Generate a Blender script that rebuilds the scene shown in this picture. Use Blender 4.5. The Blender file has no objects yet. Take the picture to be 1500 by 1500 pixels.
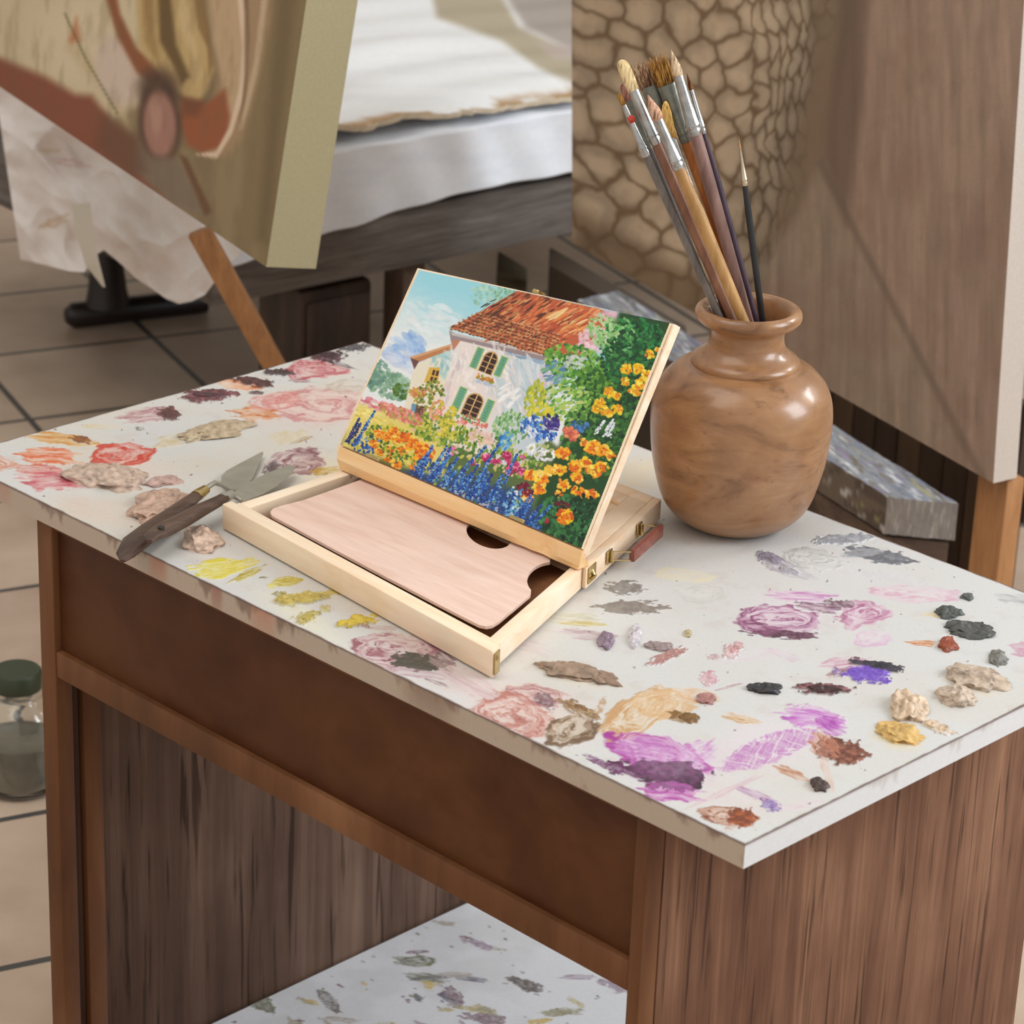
import bpy, bmesh, math, random
import numpy as np
from mathutils import Vector, Matrix, noise

random.seed(7)
rng = np.random.RandomState(11)
S = bpy.context.scene
COL = S.collection

# ------------------------------------------------------------------ camera
R = np.array([[0.7066814658580831, -0.2936848626976695, 0.6437006347945619],
              [0.7066203927828014, 0.24678974011963173, -0.66316094929901],
              [0.03590161996554408, 0.9234955471435342, 0.3819254483402671]])
CC = np.array([2.379963918135843, -1.5800783424475622, 1.8649932686602917])
F = 4100.0
VIEW = -R[:, 2]
AWAY = np.array([VIEW[0], VIEW[1], 0.0]); AWAY /= np.linalg.norm(AWAY)
SIDE = np.array([-AWAY[1], AWAY[0], 0.0]) * -1.0


def ray(q):
    return R @ np.array([(q[0] - 750) / F, -(q[1] - 750) / F, -1.0])


def un(q, z):                     # photo pixel -> point on the level z
    d = ray(q)
    return CC + d * ((z - CC[2]) / d[2])


def unp(q, P0, n):                # photo pixel -> point on a plane
    d = ray(q); n = np.asarray(n, float)
    return CC + d * (((np.asarray(P0, float) - CC) @ n) / (d @ n))


def pr(P):
    q = (np.asarray(P, float) - CC) @ R
    return np.stack([750 + F * q[..., 0] / -q[..., 2], 750 - F * q[..., 1] / -q[..., 2]], -1)


cam = bpy.data.cameras.new('camera')
cam.sensor_width = 36.0; cam.sensor_fit = 'HORIZONTAL'
cam.lens = 36.0 * F / 1500.0
cam.clip_start = 0.05; cam.clip_end = 60
cam.dof.use_dof = True
cam.dof.focus_distance = float((np.array([0.62, 0.3, 0.8]) - CC) @ VIEW)
cam.dof.aperture_fstop = 11.0
co = bpy.data.objects.new('camera', cam); COL.objects.link(co)
M4 = Matrix([list(R[0]) + [CC[0]], list(R[1]) + [CC[1]], list(R[2]) + [CC[2]], [0, 0, 0, 1]])
co.matrix_world = M4
S.camera = co


# ------------------------------------------------------------------ colour
def lin(c):
    c = np.asarray(c, float)
    if c.max() > 1.001: c = c / 255.0
    return np.where(c <= 0.04045, c / 12.92, ((c + 0.055) / 1.055) ** 2.4)


def rgba(c, g=1.0):
    l = np.clip(lin(c) * g, 0, 1)
    return (float(l[0]), float(l[1]), float(l[2]), 1.0)


# ------------------------------------------------------------------ materials
def new_mat(name, rough=0.6, metal=0.0, spec=0.5):
    m = bpy.data.materials.new(name); m.use_nodes = True
    b = m.node_tree.nodes['Principled BSDF']
    b.inputs['Roughness'].default_value = rough
    b.inputs['Metallic'].default_value = metal
    b.inputs['Specular IOR Level'].default_value = spec
    return m, m.node_tree, b


def noise_node(nt, scale, detail=6, vec=None, distort=0.0, rough=0.55):
    n = nt.nodes.new('ShaderNodeTexNoise')
    n.inputs['Scale'].default_value = scale
    n.inputs['Detail'].default_value = detail
    n.inputs['Roughness'].default_value = rough
    n.inputs['Distortion'].default_value = distort
    if vec is not None: nt.links.new(vec, n.inputs['Vector'])
    return n


def ramp(nt, fac, stops):
    r = nt.nodes.new('ShaderNodeValToRGB')
    e = r.color_ramp.elements
    e[0].position, e[0].color = stops[0]
    e[1].position, e[1].color = stops[-1]
    for p, c in stops[1:-1]:
        x = e.new(p); x.color = c
    nt.links.new(fac, r.inputs['Fac'])
    return r


def mapped(nt, scale, rot=(0, 0, 0)):
    tc = nt.nodes.new('ShaderNodeTexCoord'); mp = nt.nodes.new('ShaderNodeMapping')
    mp.inputs['Scale'].default_value = scale
    mp.inputs['Rotation'].default_value = rot
    nt.links.new(tc.outputs['Object'], mp.inputs['Vector'])
    return mp.outputs['Vector']


def bump(nt, b, h, strength, dist=0.002):
    bp = nt.nodes.new('ShaderNodeBump')
    bp.inputs['Strength'].default_value = strength
    bp.inputs['Distance'].default_value = dist
    nt.links.new(h, bp.inputs['Height']); nt.links.new(bp.outputs['Normal'], b.inputs['Normal'])


def mixc(nt, fac, a, b, mode='MIX'):
    m = nt.nodes.new('ShaderNodeMix'); m.data_type = 'RGBA'; m.blend_type = mode
    if isinstance(fac, float): m.inputs[0].default_value = fac
    else: nt.links.new(fac, m.inputs[0])
    for k, v in ((6, a), (7, b)):
        if isinstance(v, tuple): m.inputs[k].default_value = v
        else: nt.links.new(v, m.inputs[k])
    return m.outputs[2]


def wood(name, cols, stretch, rough=0.5, bumps=0.15, rot=(0, 0, 0), fine=1.0, spec=0.4, crack=None, var=None, dark=.6):
    """streaky grain; stretch = texture scale along x, y, z (small along the grain)"""
    m, nt, b = new_mat(name, rough, 0, spec)
    v = mapped(nt, stretch, rot)
    n = noise_node(nt, 1.0, 9, v, 0.6, 0.6)
    st = [(0.28 + 0.44 * i / (len(cols) - 1), rgba(c)) for i, c in enumerate(cols)]
    r = ramp(nt, n.outputs['Fac'], st)
    out = r.outputs['Color']
    v2 = mapped(nt, tuple(s * 3.7 * fine for s in stretch), rot)
    n2 = noise_node(nt, 1.0, 5, v2, 0.2, 0.7)
    r2 = ramp(nt, n2.outputs['Fac'], [(0.30, (0.62, 0.60, 0.58, 1)), (0.62, (1, 1, 1, 1))])
    out = mixc(nt, dark, out, r2.outputs['Color'], 'MULTIPLY')
    if var is not None:
        n4 = noise_node(nt, var[0], 4, mapped(nt, (1, 1, 1)), 0.3)
        r4 = ramp(nt, n4.outputs['Fac'], [(0.35, rgba(var[1])), (0.65, (1, 1, 1, 1))])
        out = mixc(nt, 0.8, out, r4.outputs['Color'], 'MULTIPLY')
    if crack is not None:
        v3 = mapped(nt, crack, rot)
        n3 = noise_node(nt, 1.0, 4, v3, 0.4, 0.5)
        r3 = ramp(nt, n3.outputs['Fac'], [(0.33, (0.3, 0.26, 0.23, 1)), (0.42, (1, 1, 1, 1))])
        out = mixc(nt, 0.85, out, r3.outputs['Color'], 'MULTIPLY')
    nt.links.new(out, b.inputs['Base Color'])
    bump(nt, b, n2.outputs['Fac'], bumps, 0.003)
    return m


def painted(name, rough=0.5, bumps=0.2, bscale=180.0, spec=0.5, mottled=0.12):
    """colour from the painted layer of the mesh, broken up by fine noise"""
    m, nt, b = new_mat(name, rough, 0, spec)
    a = nt.nodes.new('ShaderNodeAttribute'); a.attribute_name = 'paint'
    n = noise_node(nt, bscale, 6, mapped(nt, (1, 1, 1)))
    lo = 1.0 - mottled
    r = ramp(nt, n.outputs['Fac'], [(0.3, (lo, lo, lo, 1)), (0.7, (1, 1, 1, 1))])
    nt.links.new(mixc(nt, 1.0, a.outputs['Color'], r.outputs['Color'], 'MULTIPLY'), b.inputs['Base Color'])
    bump(nt, b, n.outputs['Fac'], bumps, 0.001)
    return m


def plain(name, c, rough=0.6, metal=0.0, scale=60.0, amt=0.75, bumps=0.1, spec=0.5, g=1.0, c2=None):
    m, nt, b = new_mat(name, rough, metal, spec)
    n = noise_node(nt, scale, 6, mapped(nt, (1, 1, 1)))
    l = rgba(c, g)
    l2 = rgba(c2, g) if c2 is not None else (l[0] * amt, l[1] * amt, l[2] * amt, 1)
    r = ramp(nt, n.outputs['Fac'], [(0.3, l2), (0.7, l)])
    nt.links.new(r.outputs['Color'], b.inputs['Base Color'])
    if bumps: bump(nt, b, n.outputs['Fac'], bumps, 0.001)
    return m


# ------------------------------------------------------------------ objects
def tag(o, label, cat, group=None):
    o['label'] = label; o['category'] = cat
    if group: o['group'] = group
    return o


def root(name, loc, label, cat, group=None):
    o = bpy.data.objects.new(name, None); COL.objects.link(o)
    o.location = [float(v) for v in loc]
    o.empty_display_size = 0.05
    return tag(o, label, cat, group)


def world_loc(o):
    v = Vector((0, 0, 0))
    while o is not None:
        v = v + o.location; o = o.parent
    return v


def finish(me, mats, smooth=40):
    for m in (mats if isinstance(mats, (list, tuple)) else [mats]): me.materials.append(m)
    if smooth:
        me.polygons.foreach_set('use_smooth', [True] * len(me.polygons))
        if smooth < 180: me.set_sharp_from_angle(angle=math.radians(smooth))
    me.update()


def obj(name, bm, mat, parent=None, loc=None, smooth=40, recalc=True):
    """bm is in world coordinates; the object's origin is its parent's (or loc)"""
    if recalc: bmesh.ops.recalc_face_normals(bm, faces=bm.faces)
    base = world_loc(parent) if parent is not None else Vector([float(v) for v in (loc if loc is not None else (0, 0, 0))])
    bmesh.ops.translate(bm, verts=bm.verts, vec=-base)
    me = bpy.data.meshes.new(name); bm.to_mesh(me); bm.free()
    finish(me, mat, smooth)
    o = bpy.data.objects.new(name, me); COL.objects.link(o)
    if parent is not None: o.parent = parent
    else: o.location = base
    return o


def struct(o):
    o['kind'] = 'structure'; return o


def V3(p): return Vector((float(p[0]), float(p[1]), float(p[2])))


def add_hex(bm, c8, bev=0.0, seg=2):
    """box from 8 corners: bottom 4 then top 4"""
    v = [bm.verts.new(V3(p)) for p in c8]
    fs = [(3, 2, 1, 0), (4, 5, 6, 7), (0, 1, 5, 4), (1, 2, 6, 5), (2, 3, 7, 6), (3, 0, 4, 7)]
    faces = [bm.faces.new([v[i] for i in f]) for f in fs]
    if bev > 0:
        es = list({e for f in faces for e in f.edges})
        bmesh.ops.bevel(bm, geom=es, offset=bev, segments=seg, profile=0.5, affect='EDGES')
    return faces


def add_box(bm, lo, hi, bev=0.0):
    x0, y0, z0 = lo; x1, y1, z1 = hi
    add_hex(bm, [(x0, y0, z0), (x1, y0, z0), (x1, y1, z0), (x0, y1, z0),
                 (x0, y0, z1), (x1, y0, z1), (x1, y1, z1), (x0, y1, z1)], bev)


def add_obox(bm, o, ex, ey, ez, bev=0.0):
    o, ex, ey, ez = [np.asarray(v, float) for v in (o, ex, ey, ez)]
    add_hex(bm, [o, o + ex, o + ex + ey, o + ey, o + ez, o + ex + ez, o + ex + ey + ez, o + ey + ez], bev)


def add_loft(bm, rings, cap=True):
    """rings: list of (n,3) arrays"""
    vs = [[bm.verts.new(V3(p)) for p in r] for r in rings]
    n = len(vs[0])
    for a, b in zip(vs[:-1], vs[1:]):
        for i in range(n):
            j = (i + 1) % n
            bm.faces.new((a[i], a[j], b[j], b[i]))
    if cap:
        bm.faces.new(vs[0][::-1]); bm.faces.new(vs[-1])
    return vs


def frame_of(d):
    d = np.asarray(d, float); d = d / np.linalg.norm(d)
    a = np.cross(d, (0, 0, 1.0))
    if np.linalg.norm(a) < 1e-4: a = np.cross(d, (1.0, 0, 0))
    a /= np.linalg.norm(a); return d, a, np.cross(a, d)


def add_rod(bm, pts, radii, n=14, flat=1.0, flat_dir=None, cap=True):
    """tube through points with a radius at each; flat squashes the section"""
    pts = [np.asarray(p, float) for p in pts]; rings = []
    for i, p in enumerate(pts):
        d = pts[min(i + 1, len(pts) - 1)] - pts[max(i - 1, 0)]
        d, a, b = frame_of(d)
        if flat_dir is not None:
            a = np.cross(flat_dir, d); a /= np.linalg.norm(a); b = np.cross(d, a)
        r = radii[i] if isinstance(radii, (list, tuple)) else radii
        fl = flat[i] if isinstance(flat, (list, tuple)) else flat
        rings.append(np.array([p + r * (math.cos(t) * a + fl * math.sin(t) * b)
                               for t in np.linspace(0, 2 * math.pi, n, endpoint=False)]))
    add_loft(bm, rings, cap)


def add_lathe(bm, prof, c, n=64):
    rings = [[bm.verts.new((c[0] + r * math.cos(t), c[1] + r * math.sin(t), z)) for t in
              np.linspace(0, 2 * math.pi, n, endpoint=False)] for r, z in prof]
    for a, b in zip(rings[:-1], rings[1:]):
        for i in range(n):
            j = (i + 1) % n
            bm.faces.new((a[i], a[j], b[j], b[i]))
    bm.faces.new(rings[0][::-1]); bm.faces.new(rings[-1])


def smooth_profile(pts, k=5):
    """Catmull-Rom through (r, z) points"""
    P = [np.array(p, float) for p in pts]; out = []
    for i in range(len(P) - 1):
        p0, p1, p2, p3 = P[max(i - 1, 0)], P[i], P[i + 1], P[min(i + 2, len(P) - 1)]
        for t in np.linspace(0, 1, k, endpoint=False):
            out.append(0.5 * (2 * p1 + (p2 - p0) * t + (2 * p0 - 5 * p1 + 4 * p2 - p3) * t * t + (3 * p1 - p0 - 3 * p2 + p3) * t ** 3))
    out.append(P[-1]); return [tuple(p) for p in out]


# ------------------------------------------------------------------ noise on arrays
_T = rng.rand(64, 256, 256)


def vn(x, y, s=0):
    t = _T[s % 64]
    xi = np.floor(x).astype(int); yi = np.floor(y).astype(int)
    fx = x - xi; fy = y - yi
    fx = fx * fx * (3 - 2 * fx); fy = fy * fy * (3 - 2 * fy)
    x0 = xi & 255; x1 = (xi + 1) & 255; y0 = yi & 255; y1 = (yi + 1) & 255
    return (t[y0, x0] * (1 - fx) + t[y0, x1] * fx) * (1 - fy) + (t[y1, x0] * (1 - fx) + t[y1, x1] * fx) * fy


def fbm(x, y, s=0, o=4):
    a, v, w = 0.5, 0.0, 0.0
    for k in range(o):
        v = v + a * vn(x * 2 ** k, y * 2 ** k, s + k); w += a; a *= 0.55
    return v / w


def sstep(a, b, x):
    t = np.clip((x - a) / (b - a), 0, 1); return t * t * (3 - 2 * t)


class Paint:
    """colours (sRGB) and relief of a painted surface; PX, PY are the places of its vertices"""
    def __init__(s, PX, PY, base):
        s.X, s.Y = PX, PY
        s.c = np.zeros(PX.shape + (3,)); s.c[:] = np.array(base, float) / 255.0
        s.h = np.zeros(PX.shape)

    def lay(s, idx, m, col, h=0.0):
        col = np.asarray(col, float)
        if col.ndim == 1: col = col / 255.0
        s.c[idx] = s.c[idx] * (1 - m[..., None]) + col * m[..., None]
        if np.any(h): s.h[idx] = np.maximum(s.h[idx], m * h) if np.isscalar(h) else np.maximum(s.h[idx], h)

    def window(s, cx, cy, r):
        return np.where((np.abs(s.X - cx) < r) & (np.abs(s.Y - cy) < r))

    def smear(s, kind, cx, cy, a, b, ang, c1, c2=None, alpha=0.9, thick=0.0, seed=None):
        if seed is None: seed = int(abs(cx * 7 + cy * 13)) % 53
        idx = s.window(cx, cy, max(a, b) * 1.7)
        if len(idx[0]) == 0: return
        x = s.X[idx] - cx; y = s.Y[idx] - cy
        t = math.radians(ang); u = (x * math.cos(t) + y * math.sin(t)) / a; v = (-x * math.sin(t) + y * math.cos(t)) / b
        c1 = np.array(c1, float) / 255; c2 = c1 * 0.5 + 0.45 if c2 is None else np.array(c2, float) / 255
        q = min(a, b)
        wu = fbm(u * 1.7 + 9, v * 1.7 + seed, seed) - .5; wv = fbm(u * 1.7 + 31, v * 1.7 + seed, seed + 5) - .5
        fine = fbm(x / 4.0 + seed, y / 2.4 + 7, seed + 9)
        crisp = fbm(x / 9.0 + seed, y / 5.0 + 3, seed + 11)
        if kind == 'swirl':
            uu, vv = u + .8 * wu, v + .8 * wv
            r = np.sqrt(uu * uu + vv * vv); an = np.arctan2(vv, uu)
            s1 = fbm(r * 5 + 0.6 * np.cos(an + seed) + seed, an * 0.9 + 10, seed + 3, 3)
            s2 = vn(r * max(a, b) / 3.2 + 1.5 * np.sin(an + seed) + seed, an * 1.6 + 10, seed + 13)
            st = np.clip(.65 * sstep(.3, .66, s1) + .55 * sstep(.35, .8, s2) - .12 + .35 * sstep(.55, .95, r), 0, 1)
            m = sstep(1.03, 0.90, r + .22 * (crisp - .5)) * alpha * (.34 + .66 * np.clip(st + .1 * fine, 0, 1))
        elif kind == 'smear':
            lines = vn(u * 1.1 + seed, v * max(3.0, b / 2.6) + 3, seed + 2)
            uu = u + .45 * wu + .60 * (lines - .5); vv = v + .5 * wv
            r = np.sqrt(uu * uu + vv * vv)
            s1 = fbm(u * 1.4 + seed, v * 4 + wu * 3, seed + 4, 3); s2 = vn(u * 2.2 + seed, v * b / 1.7 + wv * 5, seed + 14)
            st = np.clip(.7 * sstep(.28, .7, s1) + .5 * sstep(.3, .8, s2) - .08, 0, 1)
            m = sstep(1.0, 0.86, r + .45 * (crisp - .5)) * alpha * (.42 + .58 * st)
        elif kind == 'splat':
            r = np.sqrt((u + .35 * wu) ** 2 + (v + .35 * wv) ** 2)
            g = fbm(u * 3.2 + seed, v * 2.6, seed + 6, 4)
            st = np.clip(.6 * sstep(.35, .62, fbm(x / 7.0, y / 4.0 + seed, seed + 8, 3)) + .5 * sstep(.35, .7, fine), 0, 1)
            m = sstep(0.0, .07, (1 - r) + 1.5 * (g - .5)) * alpha
        elif kind == 'scratch':
            r = np.sqrt((u + .3 * wu) ** 2 + (v + .3 * wv) ** 2)
            ln = np.minimum(np.abs(vn(u * 17 + 5 * v + 3 * wu, v * .8 + seed, seed) - .5), np.abs(vn(u * 15 - 6 * v + 3 * wv, v * .7 + seed, seed + 1) - .5))
            st = sstep(.01, .09, ln)
            m = sstep(1.0, 0.88, r + .4 * (crisp - .5)) * alpha * (.25 + .75 * st) * (.6 + .4 * sstep(.3, .6, crisp))
        else:  # stain
            r = np.sqrt((u + .5 * wu) ** 2 + (v + .5 * wv) ** 2)
            st = fbm(u * 2, v * 2, seed + 1)
            m = np.minimum(sstep(1.1, 0.2, r) * alpha * 1.3 * (.35 + .65 * crisp), .95)
        col = c1 * st[..., None] + c2 * (1 - st[..., None])
        s.lay(idx, np.clip(m, 0, 1), col, thick * m * (.35 + .65 * fine) if thick else 0.0)

    def stroke(s, cx, cy, ang, L, W, col, alpha=.92, h=0.0):
        idx = s.window(cx, cy, L + W)
        if len(idx[0]) == 0: return
        x = s.X[idx] - cx; y = s.Y[idx] - cy
        u = (x * math.cos(ang) + y * math.sin(ang)) / L; v = (-x * math.sin(ang) + y * math.cos(ang)) / W
        r = np.sqrt(np.abs(u) ** 2.4 + v * v)
        m = sstep(1.0, .72, r) * alpha
        s.lay(idx, m, col, h * m * (0.6 + .4 * np.cos(v * 4)) if h else 0.0)

    def poly(s, pts, col, alpha=1.0, soft=0.0):
        """fill a polygon; col may be a function of (x, y)"""
        pts = np.array(pts, float); X, Y = s.X, s.Y
        pad = soft * 1.5
        box = np.where((X > pts[:, 0].min() - pad) & (X < pts[:, 0].max() + pad) & (Y > pts[:, 1].min() - pad) & (Y < pts[:, 1].max() + pad))
        if len(box[0]) == 0: return
        x, y = X[box], Y[box]
        ins = np.zeros(x.shape, bool); dm = np.full(x.shape, 1e9)
        for (x0, y0), (x1, y1) in zip(pts, np.roll(pts, -1, 0)):
            c = ((y0 > y) != (y1 > y))
            xx = (x1 - x0) * (y - y0) / (y1 - y0 + 1e-12) + x0
            ins ^= c & (x < xx)
            if soft > 0:
                dx, dy = x1 - x0, y1 - y0
                t = np.clip(((x - x0) * dx + (y - y0) * dy) / (dx * dx + dy * dy + 1e-9), 0, 1)
                dm = np.minimum(dm, np.hypot(x - x0 - t * dx, y - y0 - t * dy))
        if soft > 0:
            sd = np.where(ins, dm, -dm); m = sstep(-soft, soft, sd) * alpha
        else: m = ins * alpha
        cc = col(x, y) if callable(col) else col
        s.lay(box, m.astype(float), cc)

    def ell(s, cx, cy, a, b, ang, col, alpha=1.0, soft=.25, ring=None):
        idx = s.window(cx, cy, max(a, b) * 1.5)
        if len(idx[0]) == 0: return
        x = s.X[idx] - cx; y = s.Y[idx] - cy; t = math.radians(ang)
        u = (x * math.cos(t) + y * math.sin(t)) / a; v = (-x * math.sin(t) + y * math.cos(t)) / b
        r = np.hypot(u, v)
        m = sstep(1 + soft, 1 - soft, r) if ring is None else sstep(ring + soft, ring * .3, np.abs(r - 1))
        s.lay(idx, m * alpha, col)

    def linear(s, gain=1.0): return np.clip(lin(np.clip(s.c, 0, 1)) * gain, 0, 1)


def paint_mesh(name, P, colf, mat, parent=None, loc=None, T=None, sides=None, back=(120, 105, 85), k=1, sidecol=None, smooth=35, fullback=False):
    """front grid P (ny, nx, 3) with colours; T = vector from the front to the back makes it a solid slab"""
    ny, nx = P.shape[:2]
    verts = [P.reshape(-1, 3)]; cols = [colf.reshape(-1, 3)]; faces = []
    I = np.arange(ny * nx).reshape(ny, nx)
    faces.append(np.stack([I[:-1, :-1], I[:-1, 1:], I[1:, 1:], I[1:, :-1]], -1).reshape(-1, 4))
    off = ny * nx
    if T is not None:
        T = np.asarray(T, float)
        flat = P.copy()
        for si, (edge, rev) in enumerate(((flat[0], True), (flat[:, -1], True), (flat[-1][::-1], True), (flat[::-1, 0], True))):
            n = len(edge); ts = np.linspace(0, 1, k + 1)
            g = edge[None] + ts[:, None, None] * T
            J = np.arange((k + 1) * n).reshape(k + 1, n) + off
            verts.append(g.reshape(-1, 3))
            if sidecol is not None: cols.append(sidecol(si, g, ts).reshape(-1, 3))
            else:
                cc = lin(sides[si] if sides is not None else back)
                cols.append(np.tile(cc, ((k + 1) * n, 1)))
            faces.append(np.stack([J[:-1, :-1], J[1:, :-1], J[1:, 1:], J[:-1, 1:]], -1).reshape(-1, 4))
            off += (k + 1) * n
        if fullback:                                     # curved sheets get a whole second skin
            verts.append((P + T).reshape(-1, 3)); cols.append(np.tile(lin(back), (ny * nx, 1)))
            faces.append(np.stack([I[:-1, :-1], I[1:, :-1], I[1:, 1:], I[:-1, 1:]], -1).reshape(-1, 4) + off); off += ny * nx
        q = np.array([P[0, 0], P[-1, 0], P[-1, -1], P[0, -1]]) + T
        if not fullback:
            verts.append(q); cols.append(np.tile(lin(back), (4, 1)))
            faces.append(np.array([[off, off + 1, off + 2, off + 3]])); off += 4
    Vv = np.concatenate(verts); Cc = np.concatenate(cols); Ff = np.concatenate(faces)
    base = world_loc(parent) if parent is not None else V3(loc if loc is not None else (0, 0, 0))
    Vv = Vv - np.array(base)
    me = bpy.data.meshes.new(name)
    me.vertices.add(len(Vv)); me.vertices.foreach_set('co', Vv.astype(np.float32).ravel())
    me.loops.add(len(Ff) * 4); me.polygons.add(len(Ff))
    me.loops.foreach_set('vertex_index', Ff.astype(np.int32).ravel())
    me.polygons.foreach_set('loop_start', np.arange(0, len(Ff) * 4, 4, dtype=np.int32))
    me.update(calc_edges=True); me.validate()
    at = me.color_attributes.new('paint', 'FLOAT_COLOR', 'POINT')
    at.data.foreach_set('color', np.concatenate([Cc, np.ones((len(Cc), 1))], 1).astype(np.float32).ravel())
    finish(me, mat, smooth)
    o = bpy.data.objects.new(name, me); COL.objects.link(o)
    if parent is not None: o.parent = parent
    else: o.location = base
    return o


def bil(p00, p10, p11, p01, u, v):
    p00, p10, p11, p01 = [np.asarray(p, float) for p in (p00, p10, p11, p01)]
    u = np.asarray(u)[..., None]; v = np.asarray(v)[..., None]
    return (p00 * (1 - u) + p10 * u) * (1 - v) + (p01 * (1 - u) + p11 * u) * v

# ================================================================== the room
A19 = math.radians(-19.3)
RX = np.array([math.cos(A19), math.sin(A19), 0]); RY = np.array([-math.sin(A19), math.cos(A19), 0])


def room_pt(a, b, z=0.0): return RX * a + RY * b + np.array([0, 0, z])


def tile_mat():
    m, nt, b = new_mat('terracotta_tile', 0.45, 0, 0.4)
    tc = nt.nodes.new('ShaderNodeTexCoord'); mp = nt.nodes.new('ShaderNodeMapping')
    mp.inputs['Location'].default_value = (0.162, -1.031 + 0.3665 * 3, 0)
    nt.links.new(tc.outputs['Object'], mp.inputs['Vector'])
    br = nt.nodes.new('ShaderNodeTexBrick')
    br.offset = 0.0; br.squash = 1.0
    br.inputs['Scale'].default_value = 1.0
    br.inputs['Brick Width'].default_value = 0.3665; br.inputs['Row Height'].default_value = 0.3665
    br.inputs['Mortar Size'].default_value = 0.007; br.inputs['Mortar Smooth'].default_value = 0.25
    br.inputs['Color1'].default_value = rgba((214, 192, 170)); br.inputs['Color2'].default_value = rgba((194, 170, 150))
    br.inputs['Mortar'].default_value = rgba((82, 80, 78))
    nt.links.new(mp.outputs['Vector'], br.inputs['Vector'])
    n = noise_node(nt, 7, 6, mp.outputs['Vector'])
    r = ramp(nt, n.outputs['Fac'], [(0.3, (0.72, 0.66, 0.62, 1)), (0.7, (1, 1, 1, 1))])
    nt.links.new(mixc(nt, 0.8, br.outputs['Color'], r.outputs['Color'], 'MULTIPLY'), b.inputs['Base Color'])
    inv = nt.nodes.new('ShaderNodeMath'); inv.operation = 'SUBTRACT'; inv.inputs[0].default_value = 1.0
    nt.links.new(br.outputs['Fac'], inv.inputs[1]); bump(nt, b, inv.outputs[0], 0.5, 0.004)
    return m


def room_obj(name, bm, mat):
    o = obj(name, bm, mat, None, (0, 0, 0)); o.rotation_euler = (0, 0, A19); return struct(o)


bm = bmesh.new(); add_box(bm, (-4.6, -3.2, -0.05), (3.4, 4.6, 0.0)); room_obj('floor', bm, tile_mat())
plaster = plain('plaster_wall', (206, 198, 186), 0.9, 0, 6, 0.9, 0.05)
bm = bmesh.new(); add_box(bm, (-4.6, 4.5, 0.0), (3.4, 4.6, 2.9)); room_obj('wall_back', bm, plaster)
bm = bmesh.new(); add_box(bm, (-4.6, -3.2, 0.0), (-4.5, 4.5, 2.9)); room_obj('wall_left', bm, plaster)

# ================================================================== the work table
TW, TD, TZ, TT = 1.1256, 0.60, 0.75, 0.0225
desk_wood = wood('brown_table_wood', [(84, 50, 28), (112, 71, 42), (138, 94, 62)], (9, 9, 1.6), 0.5, 0.08, spec=0.25, dark=.4)
panel_wood = wood('brown_panel_wood', [(84, 47, 24), (97, 57, 30), (110, 68, 38)], (5, 5, 7), 0.45, 0.04, spec=0.22, var=(9, (206, 190, 180)), dark=.35)
old_wood = wood('weathered_board_wood', [(90, 60, 44), (122, 85, 64), (142, 103, 79), (172, 130, 100)], (34, 34, 1.5), 0.62, 0.30, spec=0.25,
                crack=(110, 110, 5), var=(5, (206, 194, 192)), dark=.6)
inner_wood = wood('weathered_inner_wood', [(88, 67, 55), (108, 84, 70), (132, 106, 90)], (30, 30, 1.4), 0.7, 0.3, spec=0.2,
                  crack=(85, 85, 4.5), var=(4, (206, 194, 190)), dark=.45)
desk = root('work_table', (TW / 2, TD / 2, 0), 'brown wooden work table with a white laminate top covered in dried paint', 'table')
PY0 = 0.012
pn = (0, 1, 0)
xl0, xl1 = unp((53, 760), (0, PY0, 0), pn)[0], unp((75, 775), (0, PY0, 0), pn)[0]
xr0, xr1 = unp((931, 1225), (0, PY0, 0), pn)[0], unp((950, 1232), (0, PY0, 0), pn)[0]
zr1 = 0.5 * (unp((76, 938), (0, PY0, 0), pn)[2] + unp((600, 1252), (0, PY0, 0), pn)[2])
zr0 = 0.5 * (unp((76, 976), (0, PY0, 0), pn)[2] + unp((600, 1294), (0, PY0, 0), pn)[2])
ZU = TZ - TT
for nm, a, b in (('corner_post', xl0, xl1), ('corner_post', xr0, xr1)):
    bm = bmesh.new(); add_box(bm, (a, PY0, 0), (b, PY0 + 0.022, ZU), 0.002); obj(nm, bm, desk_wood, desk)
bm = bmesh.new(); add_box(bm, (xl1 + 0.001, PY0 + 0.008, zr1 - 0.004), (xr0 - 0.001, PY0 + 0.024, ZU - 0.014), 0.001); obj('front_panel', bm, panel_wood, desk)
bm = bmesh.new(); add_box(bm, (xl1, PY0 + 0.001, zr0), (xr0, PY0 + 0.03, zr1), 0.002); obj('lower_rail', bm, desk_wood, desk)
bm = bmesh.new(); add_box(bm, (xl1, PY0 + 0.003, ZU - 0.013), (xr0, PY0 + 0.03, ZU), 0.001); obj('upper_rail', bm, desk_wood, desk)
bm = bmesh.new(); add_box(bm, (xr1 - 0.014, PY0 + 0.023, 0), (xr1, TD + .02, ZU), 0.001)
obj('side_panel', bm, old_wood, desk)
bm = bmesh.new(); add_box(bm, (xl0, PY0 + 0.023, 0), (xl0 + 0.014, TD + .06, ZU), 0.001)
o = obj('side_panel', bm, inner_wood, desk)
bm = bmesh.new(); add_box(bm, (xl0 + .0145, PY0 + .036, 0), (xl1 - 0.001, PY0 + .06, zr0 - .001), 0.001); obj('inner_batten', bm, desk_wood, desk)

# ---- the painted top
nx, ny = 1480, 790
gx, gy = np.meshgrid(np.linspace(0, TW, nx), np.linspace(0, TD, ny))
G = np.stack([gx, gy, np.full_like(gx, TZ)], -1)
pp = pr(G)
top = Paint(pp[..., 0], pp[..., 1], (207, 206, 203))
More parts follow.
